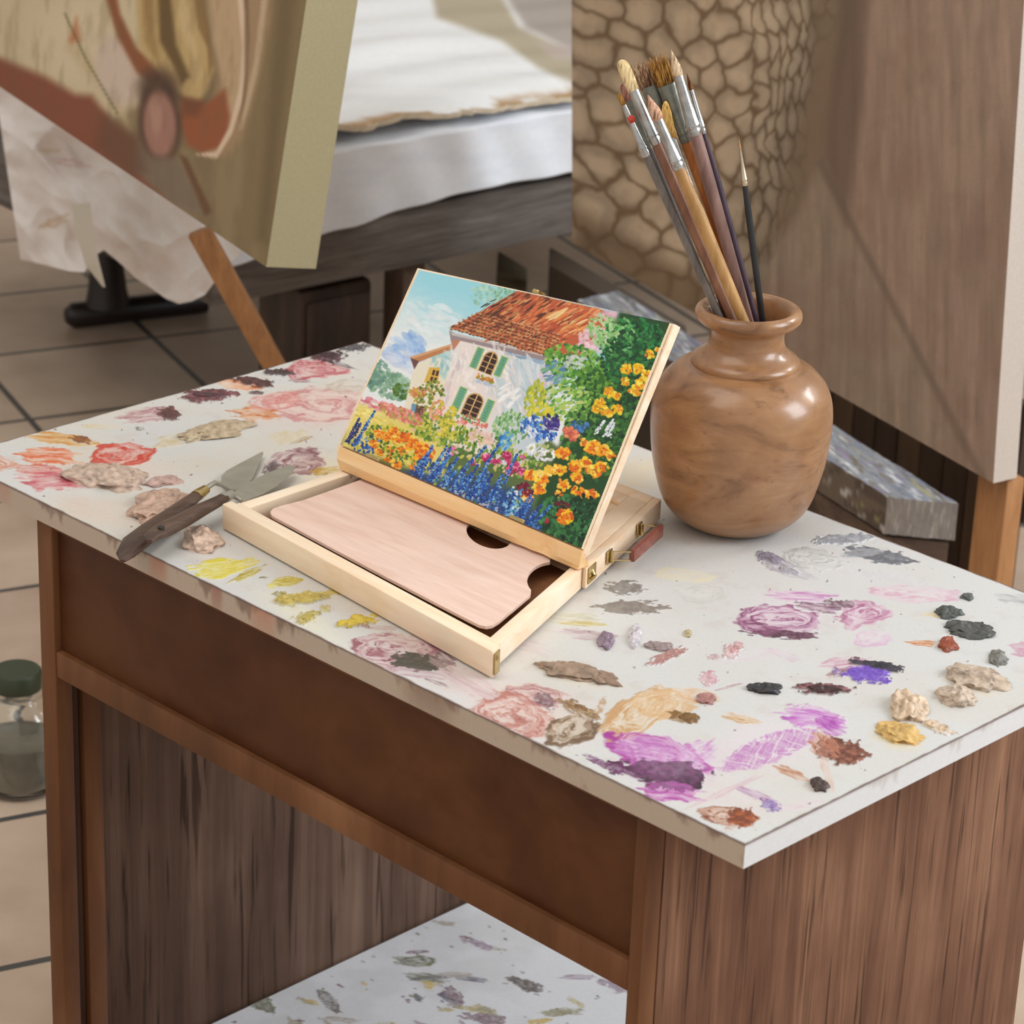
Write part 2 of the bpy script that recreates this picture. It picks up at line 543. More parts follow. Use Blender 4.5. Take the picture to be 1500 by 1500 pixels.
# general grime, then a patchy cream tint growing towards the left
g1 = fbm(gx * 9, gy * 9, 3); g2 = fbm(gx * 40 + 5, gy * 40, 12)
allidx = np.where(gx > -1)
top.lay(allidx, (0.35 * sstep(.48, .75, g1)).ravel(), (205, 196, 182))
top.lay(allidx, (0.25 * sstep(.6, .8, g2)).ravel(), (190, 176, 168))
left = np.clip(1.0 - top.X / 900.0, 0, 1).ravel()
top.lay(allidx, 0.35 * left * sstep(.3, .7, g1).ravel(), (220, 206, 182))
SM = top.smear
for a in [
    # kind, x, y, half length, half width, angle, colour, second colour, alpha, relief
    ('stain', 470, 600, 130, 42, -5, (214, 170, 158), None, .5), ('stain', 140, 748, 80, 26, 10, (214, 186, 168), None, .6),
    ('stain', 190, 690, 90, 30, 0, (220, 190, 175), None, .45), ('stain', 940, 690, 60, 40, 0, (222, 196, 150), None, .7),
    ('stain', 765, 1030, 150, 52, 20, (216, 182, 170), None, .5), ('stain', 640, 985, 110, 36, 25, (205, 180, 180), None, .5),
    ('stain', 1120, 1090, 130, 60, -15, (222, 200, 212), None, .45), ('stain', 1040, 1160, 120, 40, 10, (216, 190, 186), None, .4),
    ('stain', 1180, 890, 130, 36, 8, (218, 204, 216), None, .4), ('stain', 1220, 830, 120, 40, 10, (205, 204, 206), None, .5),
    ('stain', 470, 690, 70, 30, 0, (226, 205, 165), None, .6), ('stain', 930, 920, 140, 40, 8, (212, 205, 196), None, .4),
    ('stain', 300, 810, 60, 22, 20, (215, 195, 180), None, .5), ('stain', 440, 900, 110, 20, 30, (226, 216, 170), None, .5),
    ('swirl', 176, 666, 46, 18, -4, (196, 62, 48), (226, 150, 140), .95, .0012), ('smear', 74, 668, 46, 14, 3, (212, 92, 50), (232, 160, 128), .95, .0012),
    ('smear', 62, 688, 40, 8, 4, (190, 70, 52), (220, 150, 140), .8), ('smear', 76, 703, 46, 18, 2, (186, 80, 92), (226, 160, 160), .95, .001),
    ('smear', 92, 643, 52, 9, 6, (196, 128, 52), (226, 176, 100), .95, .0015), ('splat', 120, 645, 16, 5, 10, (120, 72, 40), (160, 100, 50), .9, .002),
    ('swirl', 464, 543, 52, 14, 0, (176, 78, 88), (222, 150, 150), .95, .001), ('smear', 350, 564, 34, 9, 5, (222, 130, 80), (235, 190, 160), .9),
    ('splat', 372, 561, 30, 6, 10, (66, 40, 44), (96, 60, 60), .95, .003), ('splat', 304, 581, 36, 10, 3, (82, 46, 52), (134, 82, 86), .95, .003),
    ('splat', 412, 547, 22, 5, 2, (58, 44, 48), (90, 70, 72), .95, .003), ('splat', 482, 523, 22, 9, 0, (58, 30, 38), (92, 50, 60), .95, .003),
    ('smear', 498, 534, 26, 3, 14, (66, 44, 50), None, .9), ('splat', 520, 510, 20, 5, -4, (58, 54, 58), (92, 88, 90), .95, .003),
    ('smear', 440, 558, 18, 3, 3, (120, 80, 84), None, .8), ('splat', 376, 575, 12, 3, 0, (74, 50, 50), None, .9),
    ('smear', 214, 608, 40, 12, -8, (160, 108, 114), (206, 166, 164), .95, .002), ('splat', 248, 607, 17, 9, 8, (84, 52, 50), (120, 80, 76), .95, .003),
    ('smear', 372, 605, 36, 12, 4, (190, 106, 60), (226, 166, 120), .92, .0015), ('swirl', 470, 592, 84, 26, 3, (188, 112, 112), (232, 198, 186), .75),
    ('swirl', 400, 588, 40, 14, -6, (206, 120, 116), (230, 190, 180), .7), ('swirl', 505, 566, 36, 10, -4, (180, 160, 140), (220, 206, 190), .6),
    ('smear', 150, 625, 40, 4, 2, (214, 190, 140), None, .6), ('smear', 205, 628, 8, 3, 5, (90, 84, 80), None, .7),
    ('smear', 252, 646, 30, 10, -10, (200, 180, 138), (222, 208, 180), .8, .001), ('splat', 425, 640, 26, 9, -5, (206, 190, 150), (220, 206, 180), .6),
    ('smear', 440, 645, 18, 3, -20, (150, 116, 70), None, .7), ('swirl', 432, 676, 44, 20, -4, (130, 86, 92), (198, 164, 164), .95, .001),
    ('splat', 398, 690, 10, 17, 20, (70, 56, 60), None, .8), ('smear', 476, 690, 26, 6, -8, (184, 144, 62), (206, 170, 90), .95, .001),
    ('splat', 444, 660, 20, 5, 0, (120, 70, 76), None, .6),
    ('smear', 320, 833, 38, 16, -6, (212, 196, 62), (228, 216, 110), 1.0, .0015), ('smear', 352, 828, 30, 8, -16, (206, 190, 70), (226, 212, 120), .95),
    ('smear', 362, 842, 28, 6, -24, (164, 144, 34), (190, 170, 60), 1.0, .002), ('smear', 418, 853, 25, 8, -6, (182, 160, 38), (206, 186, 70), 1.0, .002),
    ('smear', 398, 858, 6, 5, 0, (214, 200, 90), None, .9), ('smear', 386, 846, 8, 2, 0, (90, 80, 40), None, .9),
    ('splat', 408, 871, 8, 4, 0, (140, 124, 60), None, .9, .002), ('splat', 440, 878, 34, 9, -6, (172, 148, 60), (214, 196, 110), .95, .004),
    ('splat', 485, 868, 20, 5, -8, (190, 170, 80), (216, 200, 130), .9, .003), ('splat', 450, 906, 16, 8, -10, (160, 140, 60), (200, 184, 110), .85, .003),
    ('splat', 477, 893, 8, 6, 0, (180, 160, 80), None, .8, .002), ('splat', 528, 910, 30, 8, -10, (196, 166, 40), (222, 196, 80), .98, .004),
    ('swirl', 578, 950, 62, 28, 4, (146, 88, 98), (212, 176, 176), .98, .001), ('splat', 618, 970, 44, 13, 4, (66, 62, 52), (84, 80, 70), .98, .001),
    ('smear', 650, 966, 20, 14, 30, (120, 92, 96), (190, 160, 160), .8), ('smear', 600, 985, 54, 6, 8, (170, 130, 140), None, .7),
    ('smear', 560, 920, 30, 4, 5, (176, 140, 140), None, .7), ('smear', 690, 1000, 70, 14, 30, (196, 166, 170), (216, 196, 196), .7),
    ('swirl', 786, 1018, 46, 16, 10, (166, 110, 112), (208, 168, 160), .9, .001), ('swirl', 755, 1050, 66, 32, 12, (178, 112, 102), (220, 178, 166), .92, .001),
    ('splat', 800, 1026, 16, 10, 20, (104, 70, 78), None, .8), ('splat', 762, 1054, 18, 5, 20, (150, 76, 66), None, .6),
    ('swirl', 838, 1070, 46, 23, -8, (112, 88, 66), (176, 150, 118), .98, .0015), ('splat', 850, 1040, 28, 8, 25, (120, 88, 58), (170, 140, 100), .9, .002),
    ('smear', 880, 1034, 6, 18, 25, (170, 130, 90), None, .8), ('swirl', 934, 1046, 66, 28, -28, (190, 142, 90), (228, 200, 160), .85, .001),
    ('swirl', 975, 1030, 50, 20, 0, (206, 166, 120), (228, 206, 176), .8), ('smear', 1000, 1052, 24, 9, 14, (120, 84, 40), (160, 120, 70), .95, .002),
    ('swirl', 1020, 1018, 36, 10, 10, (210, 170, 130), (228, 206, 186), .7), ('smear', 1086, 1053, 28, 8, 14, (190, 146, 96), (224, 200, 170), .9, .001),
    ('swirl', 964, 1110, 70, 36, 12, (158, 50, 142), (200, 130, 190), .98, .001), ('smear', 945, 1098, 48, 18, 10, (176, 100, 170), (220, 190, 216), .9),
    ('smear', 1020, 1105, 32, 20, -30, (190, 130, 186), (220, 200, 218), .8), ('splat', 960, 1132, 66, 19, 5, (42, 14, 36), (92, 28, 78), .97, .0015),
    ('splat', 1000, 1140, 36, 20, 0, (36, 14, 32), (78, 24, 66), .95, .0015), ('smear', 985, 1160, 46, 15, 6, (166, 62, 150), (200, 130, 190), .95),
    ('splat', 890, 1122, 40, 6, 22, (90, 40, 80), None, .85), ('stain', 980, 1120, 90, 45, 0, (206, 160, 200), None, .5),
    ('scratch', 1128, 1096, 78, 22, -20, (186, 126, 180), (228, 206, 224), .95), ('smear', 1192, 1052, 50, 17, 8, (178, 92, 178), (210, 160, 208), .98, .0015),
    ('smear', 1216, 1066, 24, 12, 30, (160, 70, 160), (196, 130, 190), .9), ('splat', 1236, 1102, 38, 18, 10, (92, 46, 34), (150, 92, 70), .96, .002),
    ('smear', 1205, 1092, 24, 18, 40, (176, 110, 84), (206, 156, 136), .9), ('smear', 1160, 1132, 26, 7, 22, (164, 102, 70), (206, 160, 130), .9),
    ('smear', 1212, 1135, 30, 6, 70, (206, 166, 146), None, .7), ('swirl', 1070, 1198, 48, 15, 8, (120, 62, 38), (206, 150, 120), .97, .001),
    ('splat', 1088, 1198, 22, 14, 5, (104, 52, 34), (170, 84, 40), .95, .001), ('smear', 1110, 1165, 36, 6, 22, (160, 116, 150), (200, 170, 200), .9),
    ('splat', 1130, 1180, 14, 8, 20, (112, 82, 150), None, .95, .001), ('smear', 1060, 1160, 60, 5, -24, (196, 150, 160), None, .6),
    ('smear', 1170, 1180, 40, 8, -10, (210, 180, 190), None, .6),
    ('swirl', 1140, 906, 62, 23, 2, (138, 78, 116), (216, 176, 200), .97, .001), ('splat', 1148, 930, 52, 6, 4, (76, 46, 62), (120, 80, 100), .95, .001),
    ('smear', 1110, 920, 30, 10, 12, (110, 60, 90), (170, 120, 150), .9), ('smear', 1172, 874, 58, 9, 3, (186, 120, 176), (222, 186, 212), .85),
    ('swirl', 1268, 901, 42, 20, -6, (170, 106, 138), (220, 180, 200), .95, .001), ('smear', 1200, 890, 32, 8, 8, (112, 78, 98), (170, 130, 150), .95, .002),
    ('splat', 1232, 886, 24, 6, 6, (110, 76, 90), None, .9, .002), ('swirl', 1336, 868, 62, 13, 3, (206, 160, 180), (228, 206, 214), .85),
    ('swirl', 1278, 935, 30, 13, 0, (206, 170, 196), (226, 206, 218), .8),
    ('splat', 1240, 790, 46, 7, -4, (140, 140, 146), (176, 176, 182), .95, .002), ('swirl', 1192, 820, 46, 18, 8, (176, 176, 172), (216, 216, 214), .9, .001),
    ('splat', 1292, 815, 52, 10, 10, (98, 100, 106), (130, 132, 138), .98, .001), ('smear', 1262, 810, 34, 6, -4, (150, 152, 158), None, .9),
    ('smear', 1138, 826, 34, 11, 24, (126, 120, 132), (186, 180, 190), .92, .002), ('splat', 1118, 815, 10, 8, 20, (110, 100, 118), None, .9, .002),
    ('smear', 1160, 838, 40, 8, 12, (176, 172, 180), None, .7), ('swirl', 1026, 868, 42, 14, 3, (196, 194, 188), (220, 218, 214), .7),
    ('swirl', 1000, 842, 44, 10, 5, (222, 212, 176), (226, 220, 204), .7),
    ('splat', 1268, 988, 37, 13, 6, (98, 62, 168), (130, 100, 196), .98, .002), ('smear', 1240, 972, 38, 10, -6, (190, 140, 160), (216, 190, 200), .9),
    ('smear', 1225, 986, 18, 6, -14, (150, 110, 106), None, .9), ('splat', 1286, 976, 40, 6, 10, (40, 36, 46), (60, 56, 70), .95, .003),
    ('splat', 1206, 1010, 38, 8, 2, (66, 34, 34), (150, 100, 106), .95, .003), ('splat', 976, 962, 28, 7, -22, (160, 112, 106), (186, 146, 140), .97, .002),
    ('splat', 1038, 994, 14, 10, 10, (190, 134, 142), None, .9, .001), ('smear', 1068, 1006, 22, 2, -14, (150, 96, 100), None, .9),
    ('splat', 1074, 952, 14, 10, -30, (192, 146, 146), (216, 186, 186), .85, .002), ('splat', 1044, 962, 10, 4, 0, (170, 130, 130), None, .8),
    ('splat', 914, 861, 30, 9, 4, (124, 118, 112), (150, 144, 138), .98, .001), ('splat', 924, 890, 46, 11, 2, (130, 120, 112), (150, 140, 132), 1.0, .001),
    ('smear', 836, 905, 48, 10, 4, (192, 186, 158), (214, 210, 190), .85, .001), ('smear', 856, 914, 34, 4, 2, (190, 170, 100), (214, 200, 140), .9, .001),
    ('smear', 860, 930, 52, 8, 6, (180, 154, 160), (206, 186, 190), .85), ('smear', 780, 950, 44, 12, 14, (200, 180, 182), None, .5),
    ('smear', 1352, 942, 22, 5, 4, (186, 110, 60), (216, 156, 110), .95), ('smear', 1372, 901, 22, 4, 0, (216, 176, 110), None, .8),
    ('splat', 1300, 845, 60, 8, 10, (196, 196, 198), None, .4), ('smear', 1390, 868, 40, 6, 12, (206, 190, 196), None, .5),
    ('splat', 1370, 1064, 30, 7, 24, (206, 178, 150), None, .8, .002), ('stain', 1330, 1044, 40, 24, 10, (214, 200, 170), None, .7),
    ('stain', 1316, 1082, 44, 20, 10, (216, 190, 130), None, .8), ('stain', 1420, 1002, 50, 20, 12, (216, 196, 160), None, .6),
    ('stain', 1196, 1152, 30, 12, 0, (206, 180, 166), None, .6), ('stain', 850, 992, 70, 20, 10, (216, 196, 170), None, .7),
    ('smear', 640, 1000, 20, 3, 20, (110, 80, 84), None, .8), ('smear', 590, 1005, 60, 4, 26, (190, 140, 130), None, .6),
    ('smear', 560, 986, 30, 5, 30, (206, 110, 80), None, .5), ('smear', 1150, 960, 30, 6, 20, (200, 170, 190), None, .5),
    ('smear', 1100, 960, 60, 8, -10, (214, 196, 206), None, .5),
    # beyond the left and right ends of the view
    ('swirl', -10, 680, 40, 14, 0, (196, 120, 90), (226, 180, 160), .8), ('smear', 1500, 880, 50, 8, 10, (150, 150, 150), None, .8),
    ('swirl', 1530, 950, 46, 16, 0, (190, 140, 160), (220, 190, 200), .8), ('smear', 1560, 900, 50, 8, 10, (180, 160, 130), None, .8),
]:
    SM(*a)
for k in range(420):                                     # flecks
    i, j = rng.randint(4, ny - 4), rng.randint(4, nx - 4)
    w = 0.4 + 1.3 * rng.rand() ** 4
    c = [(60, 56, 58), (96, 70, 70), (140, 110, 90), (70, 66, 60), (150, 120, 130), (120, 96, 60)][rng.randint(6)]
    SM('splat', top.X[i, j], top.Y[i, j], w * 1.5, w, rng.randint(180), c, None, .85, .0006)
top.poly([(318, 766), (318, 780), (716, 1006), (860, 885), (985, 765), (700, 640), (480, 670)], (0, 0, 0), 0.0)
ft = np.where((top.X > 318) & (top.X < 985) & (top.Y > 640) & (top.Y - 770 < (top.X - 318) * .59 + 8) & (top.Y - 1006 < -(top.X - 716) * .86 + 12)); top.h[ft] = 0
ft = np.hypot(gx - .6686, gy - .5153) < .07; top.h[ft] = 0
dr = np.minimum(np.minimum(gx, TW - gx), np.minimum(gy, TD - gy))
rag = fbm(gx * 60, gy * 60, 20)
top.lay(allidx, (sstep(.0034, .0006, dr + .003 * (rag - .35)) * .85).ravel(), (92, 72, 66))
Gz = G.copy(); Gz[..., 2] += np.where(dr > 0.004, top.h, 0)


def table_edge(si, g, ts):
    P = g; base = np.zeros(P.shape); base[:] = np.array({0: (190, 172, 154)}.get(si, (222, 222, 222))) / 255.  # front edge painted darker beige to stand for its shade
    along = P[..., 0] if si in (0, 2) else P[..., 1]
    t = np.broadcast_to(ts[:, None], along.shape)
    drip = fbm(along * 55, t * 0.8 + 3, 30); big = fbm(along * 9, t * .5 + 1, 33)
    amt = {0: 1.0, 1: .35, 2: .6, 3: .6}[si]
    m = sstep(.56, .80, drip + .5 * (big - .5) - .22 * t + .04) * .6 * amt
    cc = np.array((110, 84, 70)) / 255.
    base = base * (1 - m[..., None]) + cc * m[..., None]
    if si == 0:                                          # rust coloured smudges on the front edge
        for x0, w, c in ((.36, .02, (176, 110, 84)), (.52, .03, (196, 130, 100)), (.10, .02, (186, 140, 120)), (.45, .012, (150, 90, 80)), (.75, .05, (128, 104, 84))):
            m2 = sstep(1, .2, np.abs(along - x0) / w + .5 * (drip - .5)) * .6 * (1 - .5 * t)
            base = base * (1 - m2[..., None]) + np.array(c) / 255. * m2[..., None]
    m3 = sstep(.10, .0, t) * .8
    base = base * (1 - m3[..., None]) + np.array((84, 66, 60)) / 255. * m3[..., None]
    return lin(base)


paint_m = painted('paint_smeared_laminate', 0.38, 0.12, 260, 0.5, 0.06)
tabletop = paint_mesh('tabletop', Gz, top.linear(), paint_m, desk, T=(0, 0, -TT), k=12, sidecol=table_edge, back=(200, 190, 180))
tabletop['label'] = 'white laminate top covered in paint smears'


# ---- thick dried lumps of paint on the top
def lump_mat(c):
    key = 'dried_paint_%d_%d_%d' % c
    m = bpy.data.materials.get(key)
    if m: return m
    m, nt, b = new_mat(key, 0.45, 0, 0.5)
    n = noise_node(nt, 130, 6, mapped(nt, (1, 1, 1)))
    d = tuple(int(v * .8) for v in c); l = tuple(min(255, int(v * 1.1 + 6)) for v in c)
    r = ramp(nt, n.outputs['Fac'], [(.32, rgba(d)), (.5, rgba(c)), (.7, rgba(l))])
    nt.links.new(r.outputs['Color'], b.inputs['Base Color']); bump(nt, b, n.outputs['Fac'], .35, .002)
    return m


def dab(px, py, a, b, ang, c, hgt, seed, rough=1.0):
    ctr = un((px, py), TZ)
    if not (0.004 < ctr[0] < TW - .004 and .004 < ctr[1] < TD - .004): return
    t = math.radians(ang)
    ea = un((px + a * math.cos(t), py + a * math.sin(t)), TZ) - ctr
    eb = un((px - b * math.sin(t), py + b * math.cos(t)), TZ) - ctr
    bm = bmesh.new(); bmesh.ops.create_icosphere(bm, subdivisions=5 if a > 18 else 4, radius=1.0)
    for v in bm.verts:
        p = v.co.copy(); q = p * 1.6 + Vector((seed * 3.1, seed * 1.7, 0))
        w = 1 + .42 * rough * (noise.noise(q) + .5 * noise.noise(q * 2.3))
        rid = abs(noise.noise(Vector((p.x * 2.6 + seed, p.y * 3.0, p.z * 2 + 4)))) + .35 * abs(noise.noise(Vector((p.x * 6 + seed, p.y * 7.0, p.z * 5))))
        z = max(p.z, 0) ** .75 * hgt * (0.50 + .75 * rid * rough * .55 + .35 * noise.noise(q * .8)) if p.z > 0 else -.0008
        xy = ctr + ea * p.x * w + eb * p.y * w
        v.co = (min(max(xy[0], .001), TW - .001), min(max(xy[1], .001), TD - .001), TZ + max(z, -.0008))
    obj('paint_dab', bm, lump_mat(c), tabletop, smooth=60)


for i, a in enumerate([
    (1432, 996, 42, 15, 10, (188, 168, 148), .013), (1400, 1023, 28, 14, 8, (192, 172, 152), .013), (1330, 1038, 27, 19, 14, (206, 180, 152), .015),
    (1362, 1062, 9, 5, 24, (204, 178, 148), .005), (1382, 1068, 8, 5, 10, (204, 178, 148), .004), (1316, 1075, 34, 15, 10, (206, 168, 100), .009),
    (1424, 924, 36, 11, 4, (78, 78, 74), .009), (1390, 899, 20, 8, 3, (76, 80, 76), .008), (1417, 875, 9, 5, 5, (92, 96, 92), .005),
    (1388, 946, 14, 9, 5, (146, 72, 46), .009), (1462, 966, 14, 10, 5, (120, 118, 110), .008), (1120, 1010, 24, 7, 6, (48, 46, 48), .008),
    (1206, 1012, 26, 5, 4, (66, 38, 38), .006), (1200, 1151, 14, 8, 14, (72, 54, 48), .009), (1010, 1053, 14, 7, 10, (122, 88, 46), .005),
    (1034, 1024, 13, 8, 8, (164, 116, 110), .006), (930, 934, 9, 15, 10, (206, 198, 202), .008), (966, 948, 22, 6, 6, (150, 132, 130), .006),
    (838, 985, 48, 12, 9, (150, 126, 106), .009), (880, 994, 28, 9, 14, (146, 120, 100), .008), (888, 940, 12, 11, 10, (138, 118, 132), .009), (1008, 929, 6, 5, 0, (192, 174, 134), .004),
    (160, 702, 56, 17, 3, (192, 168, 150), .016), (232, 745, 44, 22, -14, (190, 158, 138), .016), (240, 706, 26, 7, -6, (184, 152, 142), .006),
    (296, 793, 27, 16, 2, (202, 174, 154), .015), (316, 632, 48, 11, -8, (178, 158, 130), .010), (284, 640, 18, 8, -14, (190, 172, 142), .008),
    (440, 878, 26, 6, -8, (186, 162, 80), .005), (522, 915, 16, 4, -10, (204, 178, 56), .004), (450, 906, 10, 5, -10, (176, 156, 76), .004),
    (304, 580, 26, 5, 3, (80, 50, 54), .005), (482, 522, 16, 5, 0, (58, 32, 40), .004), (1286, 976, 26, 3.5, 10, (44, 40, 50), .004),
    (250, 607, 12, 6, 8, (92, 58, 56), .005), (1130, 818, 16, 7, 24, (140, 132, 146), .004),
    (850, 1038, 14, 4, 20, (126, 92, 60), .003), (1076, 952, 9, 6, -30, (196, 150, 150), .003),
]):
    dab(*a, seed=i + 1)

# ---- spattered board on the floor under the table
bx0, bx1, by0, by1, bz = xl0 + .018, xr1 - .018, PY0 + .065, TD + .07, 0.014
nbx, nby = 560, 320
hx, hy = np.meshgrid(np.linspace(bx0, bx1, nbx), np.linspace(by0, by1, nby))
H = np.stack([hx, hy, np.full_like(hx, bz)], -1)
bp = Paint(hx * 1000, hy * 1000, (226, 228, 232))
bp.lay(np.where(hx > -9), (0.3 * sstep(.45, .7, fbm(hx * 14, hy * 14, 5))).ravel(), (196, 196, 196))
pal = [(110, 112, 92), (146, 140, 110), (84, 76, 74), (120, 96, 106), (186, 170, 120), (150, 130, 150), (206, 176, 100), (96, 92, 110), (170, 160, 150)]
for k in range(230):
    cx, cy = rng.uniform(bx0, bx1) * 1000, rng.uniform(by0, by1) * 1000
    a = rng.uniform(6, 30)
    bp.smear(['smear', 'splat', 'swirl', 'splat'][rng.randint(4)], cx, cy, a, a * rng.uniform(.25, .5), rng.uniform(-25, 60), pal[rng.randint(len(pal))], None, .9, .001 * rng.rand(), seed=k % 50)
for k in range(300):
    bp.smear('splat', rng.uniform(bx0, bx1) * 1000, rng.uniform(by0, by1) * 1000, rng.uniform(1.5, 4), rng.uniform(1, 2.5), 0, pal[rng.randint(4)], None, .9, seed=k % 50)
Hz = H.copy(); Hz[..., 2] += bp.h
o = paint_mesh('paint_board', Hz, bp.linear(), paint_m, None, ((bx0 + bx1) / 2, (by0 + by1) / 2, 0), T=(0, 0, -bz), sides=[(200, 196, 190)] * 4)
tag(o, 'white paint-spattered board lying on the floor under the table', 'board')

# ================================================================== the vase
VC = np.array([0.6686, 0.5153, TZ])
prof = smooth_profile([(0.030, .7518), (0.046, .7518), (0.054, .7545), (0.0685, .7655), (0.0795, .7835), (0.0890, .8200), (0.0932, .8560), (0.0925, .8820),
                       (0.0868, .9010), (0.0760, .9145), (0.0655, .9220), (0.0585, .9240)], 6)
prof += smooth_profile([(0.0556, .9248), (0.0556, .9285), (0.0530, .9325), (0.0455, .9380), (0.0398, .9450), (0.0378, .9540), (0.0384, .9620), (0.0425, .9675)], 5)[1:]
prof += smooth_profile([(0.0500, .9700), (0.0538, .9745), (0.0542, .9800), (0.0510, .9845), (0.0465, .9850), (0.0420, .9815), (0.0385, .9730), (0.0358, .9560),
                        (0.0400, .9350), (0.0620, .9150), (0.0820, .8850), (0.0860, .8500), (0.0800, .8150), (0.0600, .7750), (0.0300, .7640)], 4)
bm = bmesh.new(); add_lathe(bm, prof, VC, 96)
vm, nt, b = new_mat('turned_wood_vase', 0.3, 0, 0.5)
v = mapped(nt, (11, 11, 34), (0.5, 0.2, 0))
n1 = noise_node(nt, 1.0, 8, v, 1.6, .6)
r1 = ramp(nt, n1.outputs['Fac'], [(.28, rgba((118, 80, 48))), (.45, rgba((158, 114, 76))), (.6, rgba((170, 126, 86))), (.75, rgba((182, 140, 100)))])
n2 = noise_node(nt, 1.0, 6, mapped(nt, (55, 55, 90)), .4, .7)
r2 = ramp(nt, n2.outputs['Fac'], [(.27, (.5, .42, .36, 1)), (.42, (1, 1, 1, 1))])
n3 = noise_node(nt, 9, 4, mapped(nt, (1, 1, 1)), .5)
r3 = ramp(nt, n3.outputs['Fac'], [(.35, (.74, .68, .62, 1)), (.62, (1, 1, 1, 1))])
c_ = mixc(nt, .7, r1.outputs['Color'], r2.outputs['Color'], 'MULTIPLY')
c_ = mixc(nt, .9, c_, r3.outputs['Color'], 'MULTIPLY')
nt.links.new(c_, b.inputs['Base Color'])
rr = ramp(nt, n3.outputs['Fac'], [(.3, (.40, .40, .40, 1)), (.7, (.26, .26, .26, 1))]); nt.links.new(rr.outputs['Color'], b.inputs['Roughness'])
b.inputs['Coat Weight'].default_value = .35; b.inputs['Coat Roughness'].default_value = .14
bump(nt, b, n2.outputs['Fac'], .06, .001)
vase = obj('vase', bm, vm, None, VC, smooth=30)
tag(vase, 'round-bellied turned wooden vase holding paintbrushes on the paint-covered table', 'vase')

# ================================================================== the brushes
metal = plain('ferrule_nickel', (206, 206, 204), .28, 1.0, 90, .6, .05)
metal_dull = plain('ferrule_stained', (150, 150, 138), .42, .85, 70, .5, .12)
brass = plain('polished_brass', (214, 188, 128), .25, 1.0, 90, .75, .04)


def bristle_mat(name, tip, base, axis_len):
    m, nt, b = new_mat(name, .8, 0, .2)
    n = noise_node(nt, 1.0, 3, mapped(nt, (520, 520, 60)), .3)
    d = tuple(int(x * .55) for x in base)
    r = ramp(nt, n.outputs['Fac'], [(.30, rgba(d)), (.48, rgba(base)), (.66, rgba(tip))])
    nt.links.new(r.outputs['Color'], b.inputs['Base Color']); bump(nt, b, n.outputs['Fac'], .5, .001)
    return m


def handle_mat(name, c, c2):
    return wood(name, [tuple(int(v * .8) for v in c), c, c2], (60, 60, 9), .42, .06)


